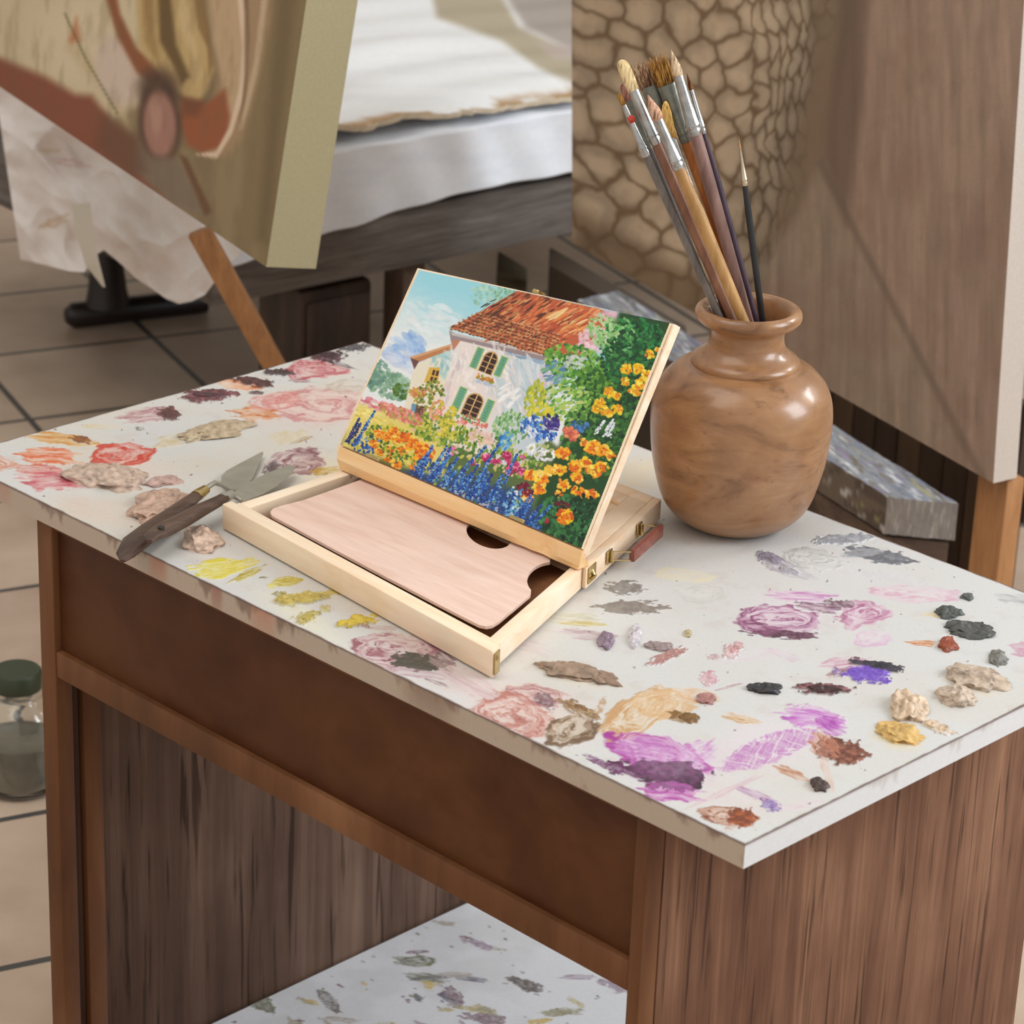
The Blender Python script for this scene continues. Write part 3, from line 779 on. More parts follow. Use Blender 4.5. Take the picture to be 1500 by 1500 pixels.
def brush(label, tip, bb, fe, base, wb, wf0, wf1, wh, wh_end, off_t, off_b, hm, bmat, fm=metal, shape='round', flat=.55, grp='paintbrushes in the wooden vase', dabm=None, tmax=1.75):
    """px places of the bristle tip, the bristle foot, the end of the ferrule and the vase mouth; widths in px"""
    Tp = unp(tip, VC + AWAY * off_t, AWAY); Bp = unp(base, VC + AWAY * off_b, AWAY)
    tl = math.hypot(tip[0] - base[0], tip[1] - base[1])
    fr = lambda q: math.hypot(tip[0] - q[0], tip[1] - q[1]) / tl
    at = lambda f: Tp + (Bp - Tp) * f
    L = np.linalg.norm(Bp - Tp); k = 0.5 / 1400.0
    t_end = 1.0
    while True:                                     # the handle goes on down into the vase
        p = at(t_end + .02)
        if p[2] < .845 or math.hypot(p[0] - VC[0], p[1] - VC[1]) > .072 or t_end > tmax: break
        t_end += .02
    rt = root('paintbrush', at(t_end), label, 'paintbrush', grp)
    d = (Bp - Tp) / L
    fd = -VIEW - d * (-VIEW @ d); fd /= np.linalg.norm(fd)     # flat brushes turn their broad side to the room
    f0, f1 = fr(bb), fr(fe)
    bm = bmesh.new()
    if shape == 'round':
        fs = [0.001, .12, .35, .62, .85, 1.06]; ws = [.06, .22, .56, .92, 1.04, .92]
        add_rod(bm, [at(f0 * f) for f in fs], [max(wb * k * w, .0002) for w in ws], 16)
    elif shape == 'filbert':
        fs = [0.001, .06, .18, .4, .75, 1.06]; ws = [.25, .62, .90, 1.0, .98, .86]
        add_rod(bm, [at(f0 * f) for f in fs], [wb * k * w for w in ws], 20, flat, fd)
    elif shape == 'curve':
        fs = [0.001, .10, .3, .55, .8, 1.06]; ws = [.2, .6, .95, 1.0, .92, .8]
        bend = np.cross(d, fd) * .0065
        add_rod(bm, [at(f0 * f) + bend * -(1 - f) ** 2 * 1.0 for f in fs], [wb * k * w for w in ws], 16, .7, fd)
    else:                                           # worn flat: many tufts
        s = np.cross(d, fd)
        for q in range(46):
            e = rng.uniform(-.5, .5); jz = rng.uniform(-.45, .45) * flat; splay = 1 + .22 * rng.rand()
            p1 = at(f0 * 1.05) + s * e * wb * k * 2 * .92 + fd * jz * wb * k
            p0 = at(f0 * rng.uniform(0, .28)) + s * (e * splay + .05 * rng.randn()) * wb * k * 2 + fd * (jz * 1.5) * wb * k
            add_rod(bm, [p0, .5 * (p0 + p1) + s * .0003 * rng.randn(), p1], [.00025, .0009, .0011], 6)
    obj('bristles', bm, bmat, rt, smooth=180)
    bm = bmesh.new(); g = f1 - f0
    fl0 = flat if shape in ('filbert', 'flat') else 1.0
    fr_ = [f0, f0 + .02 * g, f0 + .45 * g, f0 + .80 * g, f0 + .82 * g, f0 + .85 * g, f0 + .88 * g, f0 + .91 * g, f0 + .94 * g, f1]
    wd = [wf0, wf0 * 1.02, .5 * (wf0 + wf1), wf1 * .97, wf1 * 1.08, wf1 * 1.08, wf1 * .97, wf1 * 1.08, wf1 * 1.06, wf1 * .98]
    fls = [fl0, fl0, .5 + .5 * fl0] + [1.0] * 7
    add_rod(bm, [at(f) for f in fr_], [w * k for w in wd], 20, fls, fd)
    obj('ferrule', bm, fm, rt, smooth=50)
    if dabm is not None:
        bm = bmesh.new(); c = at(f0 + .28 * g) + fd * wf0 * k * .75 - np.cross(d, fd) * wf0 * k * .5
        bmesh.ops.create_icosphere(bm, subdivisions=3, radius=.0042)
        for vv in bm.verts: vv.co = V3(c) + vv.co * (1 + .5 * noise.noise(vv.co * 400)) * .9
        o = obj('paint_drop', bm, dabm, rt, smooth=180)
    bm = bmesh.new(); hs = t_end - f1
    add_rod(bm, [at(f1 - .004), at(f1 + .03), at(f1 + .16 * hs), at(f1 + .5 * hs), at(t_end - .03), at(t_end)],
            [wf1 * k * .9, wf1 * k * .95, wh * k, (.5 * wh + .5 * wh_end) * k, wh_end * k, wh_end * k * .6], 18)
    obj('handle', bm, hm, rt, smooth=60)
    return rt


red = plain('red_paint', (196, 62, 40), .4, 0, 80)
brush('thin brush with a red drop of paint on its ferrule, leftmost in the vase', (906, 137), (912, 154), (944, 227), (1056, 468), 7, 7, 13, 12, 10.5, -.012, -.012,
      handle_mat('grey_handle', (112, 104, 98), (146, 138, 130)), bristle_mat('amber_bristle', (196, 150, 80), (150, 104, 44), .02), dabm=red, shape='filbert')
brush('filbert brush with long cream bristles and a red-brown handle in the vase', (909, 88), (925, 129), (957, 208), (1076, 474), 18, 14.5, 16.5, 17, 12, -.010, -.010,
      handle_mat('redbrown_handle', (142, 98, 76), (176, 128, 100)), bristle_mat('cream_bristle', (246, 228, 190), (226, 196, 140), .02), shape='filbert', flat=.6)
brush('round brush with a pinkish pointed tip and an ochre handle in the vase', (949, 139), (962, 172), (991, 245), (1092, 476), 16, 13, 17, 19, 12, -.025, -.024,
      handle_mat('ochre_handle', (186, 140, 84), (206, 164, 108)), bristle_mat('pink_bristle', (226, 190, 164), (206, 158, 128), .02))
brush('brush with a curved yellow bristle tip behind the ochre-handled brush', (966, 152), (986, 199), (1020, 282), (1086, 462), 15, 9, 7, 10, 8, .0175, .017,
      handle_mat('tan_handle', (176, 128, 78), (196, 150, 98)), bristle_mat('straw_bristle', (240, 206, 134), (222, 172, 92), .02), shape='curve', tmax=1.12)
brush('wide worn flat brush with frayed brown bristles behind the cream filbert', (940, 88), (947, 126), (966, 200), (1062, 455), 30, 28, 15, 14, 10, .036, .017,
      handle_mat('umber_handle', (112, 80, 62), (140, 104, 82)), bristle_mat('frayed_bristle', (206, 176, 136), (146, 106, 82), .02), metal_dull, shape='flat', flat=.35, tmax=1.14)
brush('wide flat brush with golden bristles and a grey-green ferrule', (961, 80), (970, 124), (1000, 206), (1092, 455), 26, 27, 17, 15, 10, .029, .0265,
      handle_mat('orange_handle', (196, 118, 58), (214, 146, 84)), bristle_mat('golden_bristle', (190, 146, 78), (146, 100, 44), .02), metal_dull, shape='flat', flat=.4)
brush('tall round brush with a pale pointed tip and a mauve-brown handle', (983, 73), (994, 109), (1017, 194), (1098, 474), 13.5, 14, 19.5, 18.5, 11, .006, .006,
      handle_mat('mauve_handle', (140, 108, 100), (172, 136, 124)), bristle_mat('pale_bristle', (232, 208, 172), (206, 176, 142), .02))
brush('slim brush with a brown tip and a dark purple handle behind the tall round brush', (1006, 107), (1011, 131), (1026, 194), (1104, 458), 6, 6, 9, 12, 9, .019, .0175,
      handle_mat('purple_handle', (66, 48, 62), (88, 66, 80)), bristle_mat('brown_bristle', (156, 104, 60), (112, 68, 36), .02))
brush('fine liner brush with a black handle standing apart at the right of the vase', (1082, 200), (1084, 219), (1091, 270), (1117, 470), 2.6, 2.6, 8.5, 9.5, 9.5, -.004, -.002,
      plain('black_lacquer', (38, 40, 42), .35, 0, 60, .7, .03), bristle_mat('liner_bristle', (206, 166, 116), (176, 130, 80), .02),
      plain('liner_ferrule', (220, 206, 180), .3, 1.0), tmax=1.14)
brush('brush with reddish-brown bristles and a dark grey handle hidden behind the leftmost brushes', (913, 122), (919, 146), (944, 218), (1052, 462), 15, 13, 12, 11, 8, .010, .006,
      handle_mat('slate_handle', (98, 92, 88), (126, 118, 112)), bristle_mat('rust_bristle', (176, 134, 116), (140, 92, 78), .02), metal_dull, shape='filbert')

# ================================================================== the two painting knives
steel = plain('blade_steel', (178, 174, 160), .42, .45, 45, .8, .06)
dark_handle = wood('dark_rosewood', [(54, 38, 30), (86, 64, 52), (118, 94, 80)], (70, 14, 40), .38, .12, rot=(0, 0, .6))


def knife(label, ax, ws, flat, z0, z1, fer, fz, fmat, shank, blade, bz, hole, grp='painting knives on the table edge'):
    """ax: px axis of the handle from butt to ferrule with px widths"""
    b0 = un(ax[0], z0)
    rt = root('painting_knife', (b0[0], b0[1], TZ), label, 'painting knife', grp)
    zs = np.linspace(z0, z1, len(ax)); k = .5 / 1330
    bm = bmesh.new(); add_rod(bm, [un(q, z) for q, z in zip(ax, zs)], [w * k for w in ws], 24, flat, np.array([0, 0, 1.]))
    hnd = obj('handle', bm, dark_handle, rt, smooth=60)
    bm = bmesh.new(); p, q = un(fer[0], fz[0]), un(fer[1], fz[1])
    add_rod(bm, [p, p + (q - p) * .2, p + (q - p) * .8, q], [fer[2] * k, fer[2] * k * 1.06, fer[3] * k * 1.04, fer[3] * k], 20, .85, np.array([0, 0, 1.]))
    obj('ferrule', bm, fmat, rt)
    bm = bmesh.new(); add_rod(bm, [un(s[:2], s[2]) for s in shank], [s[3] * k for s in shank], 12)
    obj('shank', bm, steel, rt)
    bm = bmesh.new(); n = len(blade)
    lo = [bm.verts.new(V3(un(s, bz[0] + (bz[1] - bz[0]) * i / (n - 1)) - np.array([0, 0, .0005]))) for i, s in enumerate(blade)]
    hi = [bm.verts.new(v.co + Vector((0, 0, .001))) for v in lo]
    bm.faces.new(lo[::-1]); bm.faces.new(hi)
    for i in range(n): bm.faces.new((lo[i], lo[(i + 1) % n], hi[(i + 1) % n], hi[i]))
    obj('blade', bm, steel, rt, smooth=0)
    if hole:
        bm = bmesh.new(); p = un(hole, z0 + ws[1] * k * flat * 1.02)
        add_rod(bm, [p - np.array([0, 0, .002]), p + np.array([0, 0, .0012])], [.0035, .0035], 16)
        obj('hole_disc', bm, plain('hole_disc_dark', (70, 66, 60), .5, .6, 60), rt)  # dark disc standing in for the hole in the handle
    return rt


knife('painting knife with a brass ferrule, its dark handle overhanging the table edge', [(180, 822), (184, 812), (198, 795), (225, 774), (252, 754), (278, 734), (290, 724)],
      [8, 26, 38, 36, 30, 24, 19], .50, TZ + .0085, TZ + .0150, ((287, 727), (301, 717), 18, 15), (TZ + .0145, TZ + .0155), brass,
      [(300, 717, TZ + .0155, 8), (308, 711, TZ + .018, 7.5), (315, 707, TZ + .019, 7), (324, 710, TZ + .014, 7), (336, 716, TZ + .008, 6)],
      [(333, 717), (324, 706), (324, 698), (332, 690), (350, 680), (371, 669), (384, 662), (386, 664), (382, 675), (370, 700), (362, 712), (352, 718), (342, 719)], (TZ + .006, TZ + .006), (191, 802))
knife('painting knife with a long grey blade lying across the brass-ferruled one', [(219, 793), (222, 786), (240, 776), (268, 762), (296, 746), (318, 735), (328, 729)],
      [8, 22, 29, 28, 25, 21, 18], .62, TZ + .026, TZ + .022, ((325, 731), (339, 724), 17, 14), (TZ + .0215, TZ + .0205), steel,
      [(337, 725, TZ + .0205, 8), (345, 728, TZ + .017, 7), (354, 733, TZ + .0145, 6)],
      [(346, 732), (343, 721), (356, 712), (378, 700), (405, 688), (425, 681), (432, 683), (430, 690), (419, 701), (405, 713), (385, 724), (365, 732), (354, 736)], (TZ + .012, TZ + .012), (236, 773))

# ================================================================== the box easel
PC = [(238, 204, 166), (247, 219, 186), (250, 228, 200), (253, 236, 214)]
pine = wood('pale_pine', PC, (4, 45, 45), .45, .02, spec=.35, dark=.14)
pine_y = wood('pale_pine_crosswise', PC, (45, 4, 45), .45, .02, spec=.35, dark=.14)
ledge_wood = wood('ledge_pine', [(226, 172, 112), (240, 196, 140), (247, 212, 164)], (5, 50, 50), .42, .02, spec=.35, rot=(0, 0, .05), dark=.15)
FL, FR, BRR, BLL = un((327, 744), .774), un((723, 961), .774), un((969, 731), .776), un((695, 623), .776)


def EB(u, v, z):
    p = bil(FL, FR, BRR, BLL, u, v); return np.array([p[0], p[1], z])


def ebox(bm, u0, u1, v0, v1, z0, z1, bev=.0008):
    add_hex(bm, [EB(u0, v0, z0), EB(u1, v0, z0), EB(u1, v1, z0), EB(u0, v1, z0), EB(u0, v0, z1), EB(u1, v0, z1), EB(u1, v1, z1), EB(u0, v1, z1)], bev)


easel = root('box_easel', EB(.5, .5, TZ), 'pale pine tabletop box easel with its drawer open and its lid tilted up', 'easel')
VB = .52
bm = bmesh.new()
ebox(bm, 0, .035, VB, 1, .7535, .7755); ebox(bm, .965, 1, VB, 1, .7535, .7755); ebox(bm, .036, .964, .955, 1, .7535, .7755)
ebox(bm, .036, .964, .55, .954, .7535, .7560)
ebox(bm, .036, .10, VB, .954, .7700, .7757); ebox(bm, .875, .964, VB, .954, .7700, .7757); ebox(bm, .101, .874, .90, .954, .7700, .7757)
ebox(bm, .101, .874, VB, .899, .7696, .7716)
obj('body', bm, pine_y, easel)
drw = None
bm = bmesh.new(); ebox(bm, .004, .044, .058, VB - .004, .7530, .7745); obj('drawer_side', bm, pine_y, easel)
bm = bmesh.new(); ebox(bm, .950, .985, .058, VB - .004, .7530, .7745); obj('drawer_side', bm, pine_y, easel)
bm = bmesh.new(); ebox(bm, .045, .949, .058, VB + .04, .7530, .7555, 0)
obj('drawer_floor', bm, wood('drawer_floor_board', [(120, 76, 46), (146, 96, 62)], (6, 40, 40), .6, .03), easel)  # dark brown colour stands in for the shade inside the drawer
bm = bmesh.new(); ebox(bm, -.002, 1.0, -.004, .034, .7515, .7790, .0022); ebox(bm, .004, .985, .0345, .0575, .7525, .7750, .0006)
dfront = obj('drawer_front', bm, pine, easel)
bm = bmesh.new(); ebox(bm, .0445, .060, .185, .197, .7556, .7632, .0004); obj('divider_stub', bm, pine, easel)

# lid: a board hinged on the body, standing at sixty degrees
LB, RB = un((490, 662), .7850), un((853, 811), .7850)
LD = (RB - LB) / np.linalg.norm(RB - LB)
LBK = np.array([-LD[1], LD[0], 0]); LU = LBK * math.cos(math.radians(60)) + np.array([0, 0, math.sin(math.radians(60))])
LN = np.cross(LD, LU)
if LN @ (-VIEW) < 0: LN = -LN


def lid_q(px, off=0.0): return unp(px, LB + LN * off, LN)


quad = [lid_q((490, 662)), lid_q((853, 811)), lid_q((989, 475)), lid_q((611.5, 392.5))]
bm = bmesh.new(); add_hex(bm, [q - LN * .010 for q in quad] + quad, .0006)
lid = obj('lid_panel', bm, pine, easel)
# a lip along the foot of the lid, with a finger scoop near its right end
bm = bmesh.new(); rings = []
for t in np.linspace(0, 1, 61):
    tp = np.array((498, 653.5)) * (1 - t) + np.array((853, 806.5)) * t
    mid = np.array((493, 672)) * (1 - t) + np.array((848.5, 829)) * t
    bot = np.array((498, 691)) * (1 - t) + np.array((846, 839)) * t
    sc = math.exp(-((t - .845) / .030) ** 2) * 1.0 + .55 * math.exp(-((t - .775) / .02) ** 2)
    a0 = lid_q(tp, .0005); a1 = lid_q(tp, .013)
    m_ = lid_q(mid, .013) ; bt = unp(bot, m_, np.array([0, -1., 0]))
    m_ = m_ + LN * (-.006 * sc) + LU * .004 * sc
    bt = bt + np.array([0, .002 * sc, 0.0]); bt[2] = max(bt[2], .7762)
    a1 = a1 - LN * .001 * sc
    rings.append(np.array([a0, a1, m_, bt, np.array([bt[0], bt[1] + .016, bt[2]]), lid_q(mid, .0005)]))
add_loft(bm, rings)
obj('ledge', bm, ledge_wood, easel, smooth=25)
for s, e in (((536, 668), (556, 676.5)), ((746, 758), (768, 767.5))):
    bm = bmesh.new(); p, q = lid_q(s, .0134), lid_q(e, .0134)
    add_obox(bm, p, q - p, LU * .0035, LN * .0012, .0003); obj('hinge', bm, brass, easel)
bm = bmesh.new(); p = lid_q((783, 429), -.001); add_obox(bm, p - LD * .004, LD * .008, LU * .004, -LN * .012, .0004); obj('lid_clip', bm, brass, easel)
# prop behind the lid
bm = bmesh.new(); m_ = (quad[2] + quad[3]) / 2 * .55 + (quad[0] + quad[1]) / 2 * .45 - LN * .011
add_rod(bm, [m_, np.array([m_[0], .405, .7765])], [.005, .005], 4); obj('prop', bm, pine_y, easel, smooth=0)

# brass latches
for (u, v0, v1, z0, z1) in ((1.0, VB + .01, VB + .055, .7575, .7745), (1.0, .002, .028, .7545, .7765)):
    bm = bmesh.new()
    ebox(bm, u + .001, u + .005, v0, v1, z0, z1, .0003)
    lt = obj('latch', bm, brass, easel if v0 > .1 else dfront)
    bm = bmesh.new(); c = EB(u + .010, .5 * (v0 + v1), .5 * (z0 + z1))
    add_rod(bm, [c + np.array([-.003, 0, .004]), c + np.array([0, 0, .0]), c + np.array([-.003, 0, -.004])], [.0013, .0018, .0013], 10)
    ebox(bm, u + .006, u + .014, v0 + .2 * (v1 - v0), v0 + .8 * (v1 - v0), z0 + .004, z0 + .0065, .0003)
    if v0 > .1: obj('latch_hook', bm, brass, lt)
    else: bm.free()

# carrying handle on the right side
def side_pt(px, out=0.0):
    e = BRR - FR; nrm = np.array([e[1], -e[0], 0]); nrm /= np.linalg.norm(nrm)
    return unp(px, FR + nrm * (.0015 + out), nrm), nrm


hdl = root('tmp', (0, 0, 0), 'x', 'x') if False else None
SN = side_pt((900, 800))[1]; SE = (BRR - FR) / np.linalg.norm(BRR - FR); SE = np.array([SE[0], SE[1], 0])
p1, p2 = side_pt((936, 775))[0], side_pt((892, 815))[0]
HW = p2 - p1; hl = np.linalg.norm(HW[:2])
bm = bmesh.new(); g1, g2 = un((968, 780), .7640), un((925, 818), .7640)
gd = (g2 - g1); gd[2] = 0
go = np.cross(gd / np.linalg.norm(gd), (0, 0, 1.0))
add_obox(bm, g1 - go * .003 - np.array([0, 0, .004]), gd, go * .006, np.array([0, 0, .0135]), .0012)
grip = obj('handle_grip', bm, wood('mahogany_grip', [(120, 66, 54), (150, 88, 74), (176, 120, 108)], (30, 30, 30), .3, .05), easel)
for p, g, nm in ((p1, g1, 0), (p2, g2, 1)):
    p = np.array(p); 
    bm = bmesh.new()
    add_obox(bm, p - SE * .006 + np.array([0, 0, -.007]), SE * .012, SN * .0014, np.array([0, 0, .014]), .0003)
    add_rod(bm, [p + SN * .003 + np.array([0, 0, -.006]), p + SN * .003 + np.array([0, 0, .006])], [.002, .002], 10)
    br = obj('handle_bracket', bm, brass, easel)
    bm = bmesh.new(); gz = g + gd * (.02 if nm == 0 else -.02)
    for dz in (.0055, -.0035):
        add_rod(bm, [p + SN * .003 + np.array([0, 0, dz]), gz + np.array([0, 0, dz + .001])], [.0008, .0008], 8)
    obj('handle_wire', bm, brass, br)

# ---- wooden palette in the drawer
PZ = .7728


def arc(cx, cy, a, b, a0, a1, n, rot=0):
    out = []
    for t in np.radians(np.linspace(a0, a1, n)):
        x, y = a * math.cos(t), b * math.sin(t); c, s = math.cos(math.radians(rot)), math.sin(math.radians(rot))
        out.append((cx + x * c - y * s, cy + x * s + y * c))
    return out


BK = [tuple(pr(EB(u_, .512, PZ))) for u_ in np.linspace(0, 1, 101)]
bk_y = lambda x: float(np.interp(x, [q_[0] for q_ in BK], [q_[1] for q_ in BK]))
out = [(540, bk_y(540)), (530, 702), (483, 719), (443, 733), (411, 741), (400, 745), (396, 750), (398, 755), (405, 759)]
out += [(470, 794), (560, 842), (650, 889), (690, 909.5), (702, 915.5), (712, 917.5), (721, 916), (731, 910), (755, 890), (777, 871.5)]
out += [q_ for q_ in arc(811, 850, 39, 27, 148, 262, 16, 0) if q_[1] > bk_y(q_[0]) + .5]
out += [(806, bk_y(806)), (752, bk_y(752))] + [q_ for q_ in arc(716, 783, 34, 19, -8, 200, 24, 18) if q_[1] > bk_y(q_[0]) + .5] + [(680, bk_y(680)), (610, bk_y(610))]


def plate(px_out, px_hole, z0, z1):
    bm = bmesh.new(); loops = []
    for L_ in ((px_out, px_hole) if px_hole else (px_out,)):
        vs = [bm.verts.new(V3(un(q, z1))) for q in L_]
        loops.append([bm.edges.new((vs[i], vs[(i + 1) % len(vs)])) for i in range(len(vs))])
    r = bmesh.ops.triangle_fill(bm, use_beauty=True, use_dissolve=False, edges=sum(loops, []))
    fs = [g for g in r['geom'] if isinstance(g, bmesh.types.BMFace)]
    ex = bmesh.ops.extrude_face_region(bm, geom=fs)
    bmesh.ops.translate(bm, verts=[g for g in ex['geom'] if isinstance(g, bmesh.types.BMVert)], vec=(0, 0, z0 - z1))
    return bm


pal_wood = wood('palette_plywood', [(222, 184, 164), (232, 200, 184), (238, 210, 196)], (7, 70, 70), .55, .03, spec=.3, rot=(0, 0, .02), dark=.22)
o = obj('palette', plate(out, None, PZ - .0030, PZ), pal_wood, None, un((600, 800), PZ - .0035), smooth=30)
tag(o, 'pinkish plywood artist palette with a thumb hole lying in the open easel drawer', 'palette')

# ================================================================== the painting on the easel
QP = [(498.5, 651.5), (851.5, 803.5), (981, 473), (614, 395.5)]          # its corners as seen in the photograph: lower left, lower right, upper right, upper left
QW = [lid_q(q, .0045) for q in QP]
npx, npy = 620, 460
uu, vv = np.meshgrid(np.linspace(0, 1, npx), np.linspace(0, 1, npy))
PG = bil(*QW, uu, vv)
pq = pr(PG)
art = Paint(pq[..., 0], pq[..., 1], (225, 235, 240))
EX = np.array([.928, .372]); EY = np.array([-.40, .916])                  # directions of the picture's own right and down
ax_h = math.atan2(EX[1], EX[0]); ax_v = math.atan2(EY[1], EY[0])
X, Y = art.X, art.Y
allp = np.where(X > -1)
down = (X - 611) * (-EX[1]) + (Y - 393) * EX[0]                           # distance from the top edge
right = (X - 611) * EX[0] + (Y - 393) * EX[1]
sky = sstep(0, 120, down + 25 * (fbm(X / 40, Y / 20, 4) - .5))
base = np.array((158, 218, 232)) / 255 * (1 - sky[..., None]) + np.array((236, 240, 240)) / 255 * sky[..., None]
art.c[:] = base
cl = sstep(.45, .7, fbm(X / 22, Y / 9 + X / 60, 15))
art.lay(allp, (cl * .4 * sstep(10, 80, down)).ravel(), (246, 246, 242))


def scat(n, cx, cy, rx, ry, ang, L, W, cols, dir_=None, dj=.5, alpha=.92, h=.0006, gauss=False):
    """n strokes scattered in an ellipse"""
    t0 = math.radians(ang)
    for _ in range(n):
        if gauss: a, r = rng.uniform(0, 2 * math.pi), abs(rng.randn()) * .5
        else: a, r = rng.uniform(0, 2 * math.pi), math.sqrt(rng.rand())
        x, y = rx * r * math.cos(a), ry * r * math.sin(a)
        px = cx + x * math.cos(t0) - y * math.sin(t0); py = cy + x * math.sin(t0) + y * math.cos(t0)
        c = np.array(cols[rng.randint(len(cols))], float) + rng.uniform(-12, 12)
        d = (rng.uniform(0, math.pi) if dir_ is None else dir_ + rng.uniform(-dj, dj))
        s = rng.uniform(.7, 1.3)
        art.stroke(px, py, d, L * s, W * s, np.clip(c, 0, 255), alpha, h)


# sky, far trees
art.poly([(480, 660), (520, 620), (600, 600), (640, 640), (760, 680), (800, 640), (870, 700), (860, 820), (480, 680)], (92, 112, 62), 1, 4)
art.poly([(560, 690), (640, 690), (770, 720), (800, 790), (700, 760)], (52, 76, 120), 1, 8)
scat(70, 592, 512, 30, 22, -30, 9, 4, [(130, 172, 232), (160, 196, 238), (112, 160, 226), (190, 212, 240)], .6, .5, .45, .0)
scat(40, 600, 530, 40, 14, 20, 9, 4, [(190, 206, 236), (214, 222, 240)], .4, .5, .5, .0)
scat(60, 640, 470, 50, 22, 15, 10, 4, [(238, 242, 244), (226, 238, 242), (214, 234, 240)], ax_h, .3, .5, .0003)
scat(110, 720, 438, 32, 17, 20, 3.4, 2.4, [(164, 206, 186), (140, 190, 168), (188, 220, 204), (150, 200, 190)], None, .5, .7, .0003)
scat(40, 740, 430, 18, 10, 20, 3, 2, [(134, 184, 150), (150, 200, 180)], None)
scat(160, 570, 562, 42, 19, 22, 5, 3.2, [(120, 160, 130), (146, 184, 152), (104, 150, 122), (160, 196, 170)], None, .5, .75, .0002)
scat(60, 550, 548, 22, 14, -60, 4, 2.5, [(90, 134, 118), (112, 156, 140)], None, .5, .7)
scat(50, 592, 572, 16, 12, 0, 3.5, 2.4, [(84, 122, 50), (106, 140, 62), (70, 108, 50)], None)
art.poly([(520, 588), (600, 606), (660, 640), (650, 700), (498, 655)], (236, 216, 120), .95, 6)
scat(80, 556, 594, 44, 7, 17, 4, 2.2, [(224, 142, 150), (238, 170, 176), (230, 190, 190), (214, 120, 130)], ax_h, .4)
scat(60, 545, 612, 32, 8, 20, 5, 2.4, [(240, 222, 120), (232, 206, 100), (246, 232, 150)], ax_h, .4)
# small house
art.poly([(607, 534), (664, 512), (655, 560), (640, 612), (590, 606)], (236, 228, 206), 1, 1.2)
art.poly([(622, 524), (664, 510), (652, 556), (640, 545), (650, 524)], (170, 208, 206), .9, 3)
scat(30, 646, 530, 14, 14, 0, 6, 2, [(160, 204, 206), (190, 220, 216), (150, 190, 200)], 1.9, .4, .7)
art.poly([(601, 523), (661, 504), (664, 511), (606, 533)], (192, 132, 86), 1, .8)
art.poly([(601, 523), (661, 504), (662, 506.5), (603, 526)], (218, 166, 120), 1, .6)
art.poly([(601, 524), (614, 529), (607, 541)], (112, 74, 70), 1, .8)
art.poly([(629, 538), (645, 539), (641, 562), (621, 560)], (222, 178, 74), 1, .8)
for i in range(2):
    for j in range(2):
        p = np.array((634.5, 541.5)) + i * np.array((5.4, 1.2)) + j * np.array((-3.2, 10.0))
        art.poly([p, p + (3.8, .8), p + (1.4, 8.6), p + (-2.4, 7.8)], (86, 54, 40), 1, .4)
# big house: wall, eave, roof
wallc = lambda x, y: (np.array((238, 226, 220))[None] * (1 - sstep(690, 790, x)[:, None]) + np.array((196, 212, 222))[None] * sstep(690, 790, x)[:, None]) / 255.
art.poly([(672, 494), (806, 524), (806, 640), (760, 690), (632, 640)], wallc, 1, 1.5)
scat(90, 700, 560, 60, 60, 20, 9, 3, [(242, 232, 226), (230, 214, 210), (216, 222, 226), (244, 238, 232)], 1.3, .7, .5, .0006)
scat(80, 760, 570, 36, 40, 20, 10, 3.2, [(190, 208, 218), (206, 218, 226), (178, 204, 208), (224, 226, 230)], 1.2, .6, .55, .0008)
scat(20, 745, 580, 14, 16, 0, 8, 1.6, [(248, 248, 246)], -.6, .3, .95, .0012)
scat(30, 662, 560, 8, 45, 22, 8, 2, [(232, 206, 196), (246, 236, 226), (214, 200, 206)], ax_v, .2, .6)
art.poly([(658, 484), (668, 489), (806, 521), (806, 531), (674, 499), (664, 512), (660, 498)], (156, 140, 142), 1, .8)
art.poly([(660, 487), (806, 521), (806, 524), (662, 491)], (206, 196, 192), .9, .6)
art.poly([(662, 498), (675, 498), (664, 514)], (196, 132, 100), 1, .8)
scat(14, 770, 524, 34, 3, 14, 8, 1.4, [(126, 154, 184), (150, 172, 196)], ax_h, .15, .8)
roof = [(659, 481), (704, 456), (758, 426), (880, 453), (905, 470), (880, 500), (850, 520), (800, 521)]
art.poly(roof, (196, 98, 62), 1, 1.0)
RD = math.atan2(-26, 44)
for _ in range(520):
    a, b_ = rng.rand(), rng.rand()
    p = (np.array((659, 481)) * (1 - a) + np.array((805, 520)) * a) * (1 - b_) + (np.array((757, 427)) * (1 - a) + np.array((884, 456)) * a) * b_
    w = (1 - a) * .6 + (1 - b_) * .5
    cs = [(150, 76, 48), (112, 60, 40), (90, 50, 38), (196, 144, 92)] if rng.rand() < w * .75 else [(214, 110, 66), (226, 136, 78), (232, 160, 104), (200, 92, 58), (186, 84, 56)]
    art.stroke(p[0], p[1], RD + rng.uniform(-.15, .15), rng.uniform(4, 10), rng.uniform(1.2, 2.4), np.array(cs[rng.randint(len(cs))], float), .85, .0008)
for row in range(7):                                                      # rows of tiles at the eave
    for q in range(26):
        p = np.array((661, 480)) + q * np.array((5.4, 1.45)) + row * np.array((6.4, -3.6)) + rng.uniform(-.8, .8, 2)
        if p[0] > 820: continue
        art.stroke(p[0], p[1], .3 + rng.uniform(-.3, .3), 2.7, 1.7, np.array([(176, 116, 72), (206, 158, 104), (146, 84, 56), (196, 120, 78)][rng.randint(4)], float), .9, .0008)
        art.stroke(p[0] + .6, p[1] + 2.3, .3, 2.4, 1.0, np.array([(74, 44, 36), (96, 58, 44)][rng.randint(2)], float), .9, 0)
scat(26, 838, 472, 34, 14, 14, 12, 1.8, [(240, 196, 130), (246, 214, 156), (236, 150, 80)], RD, .15, .9, .001)
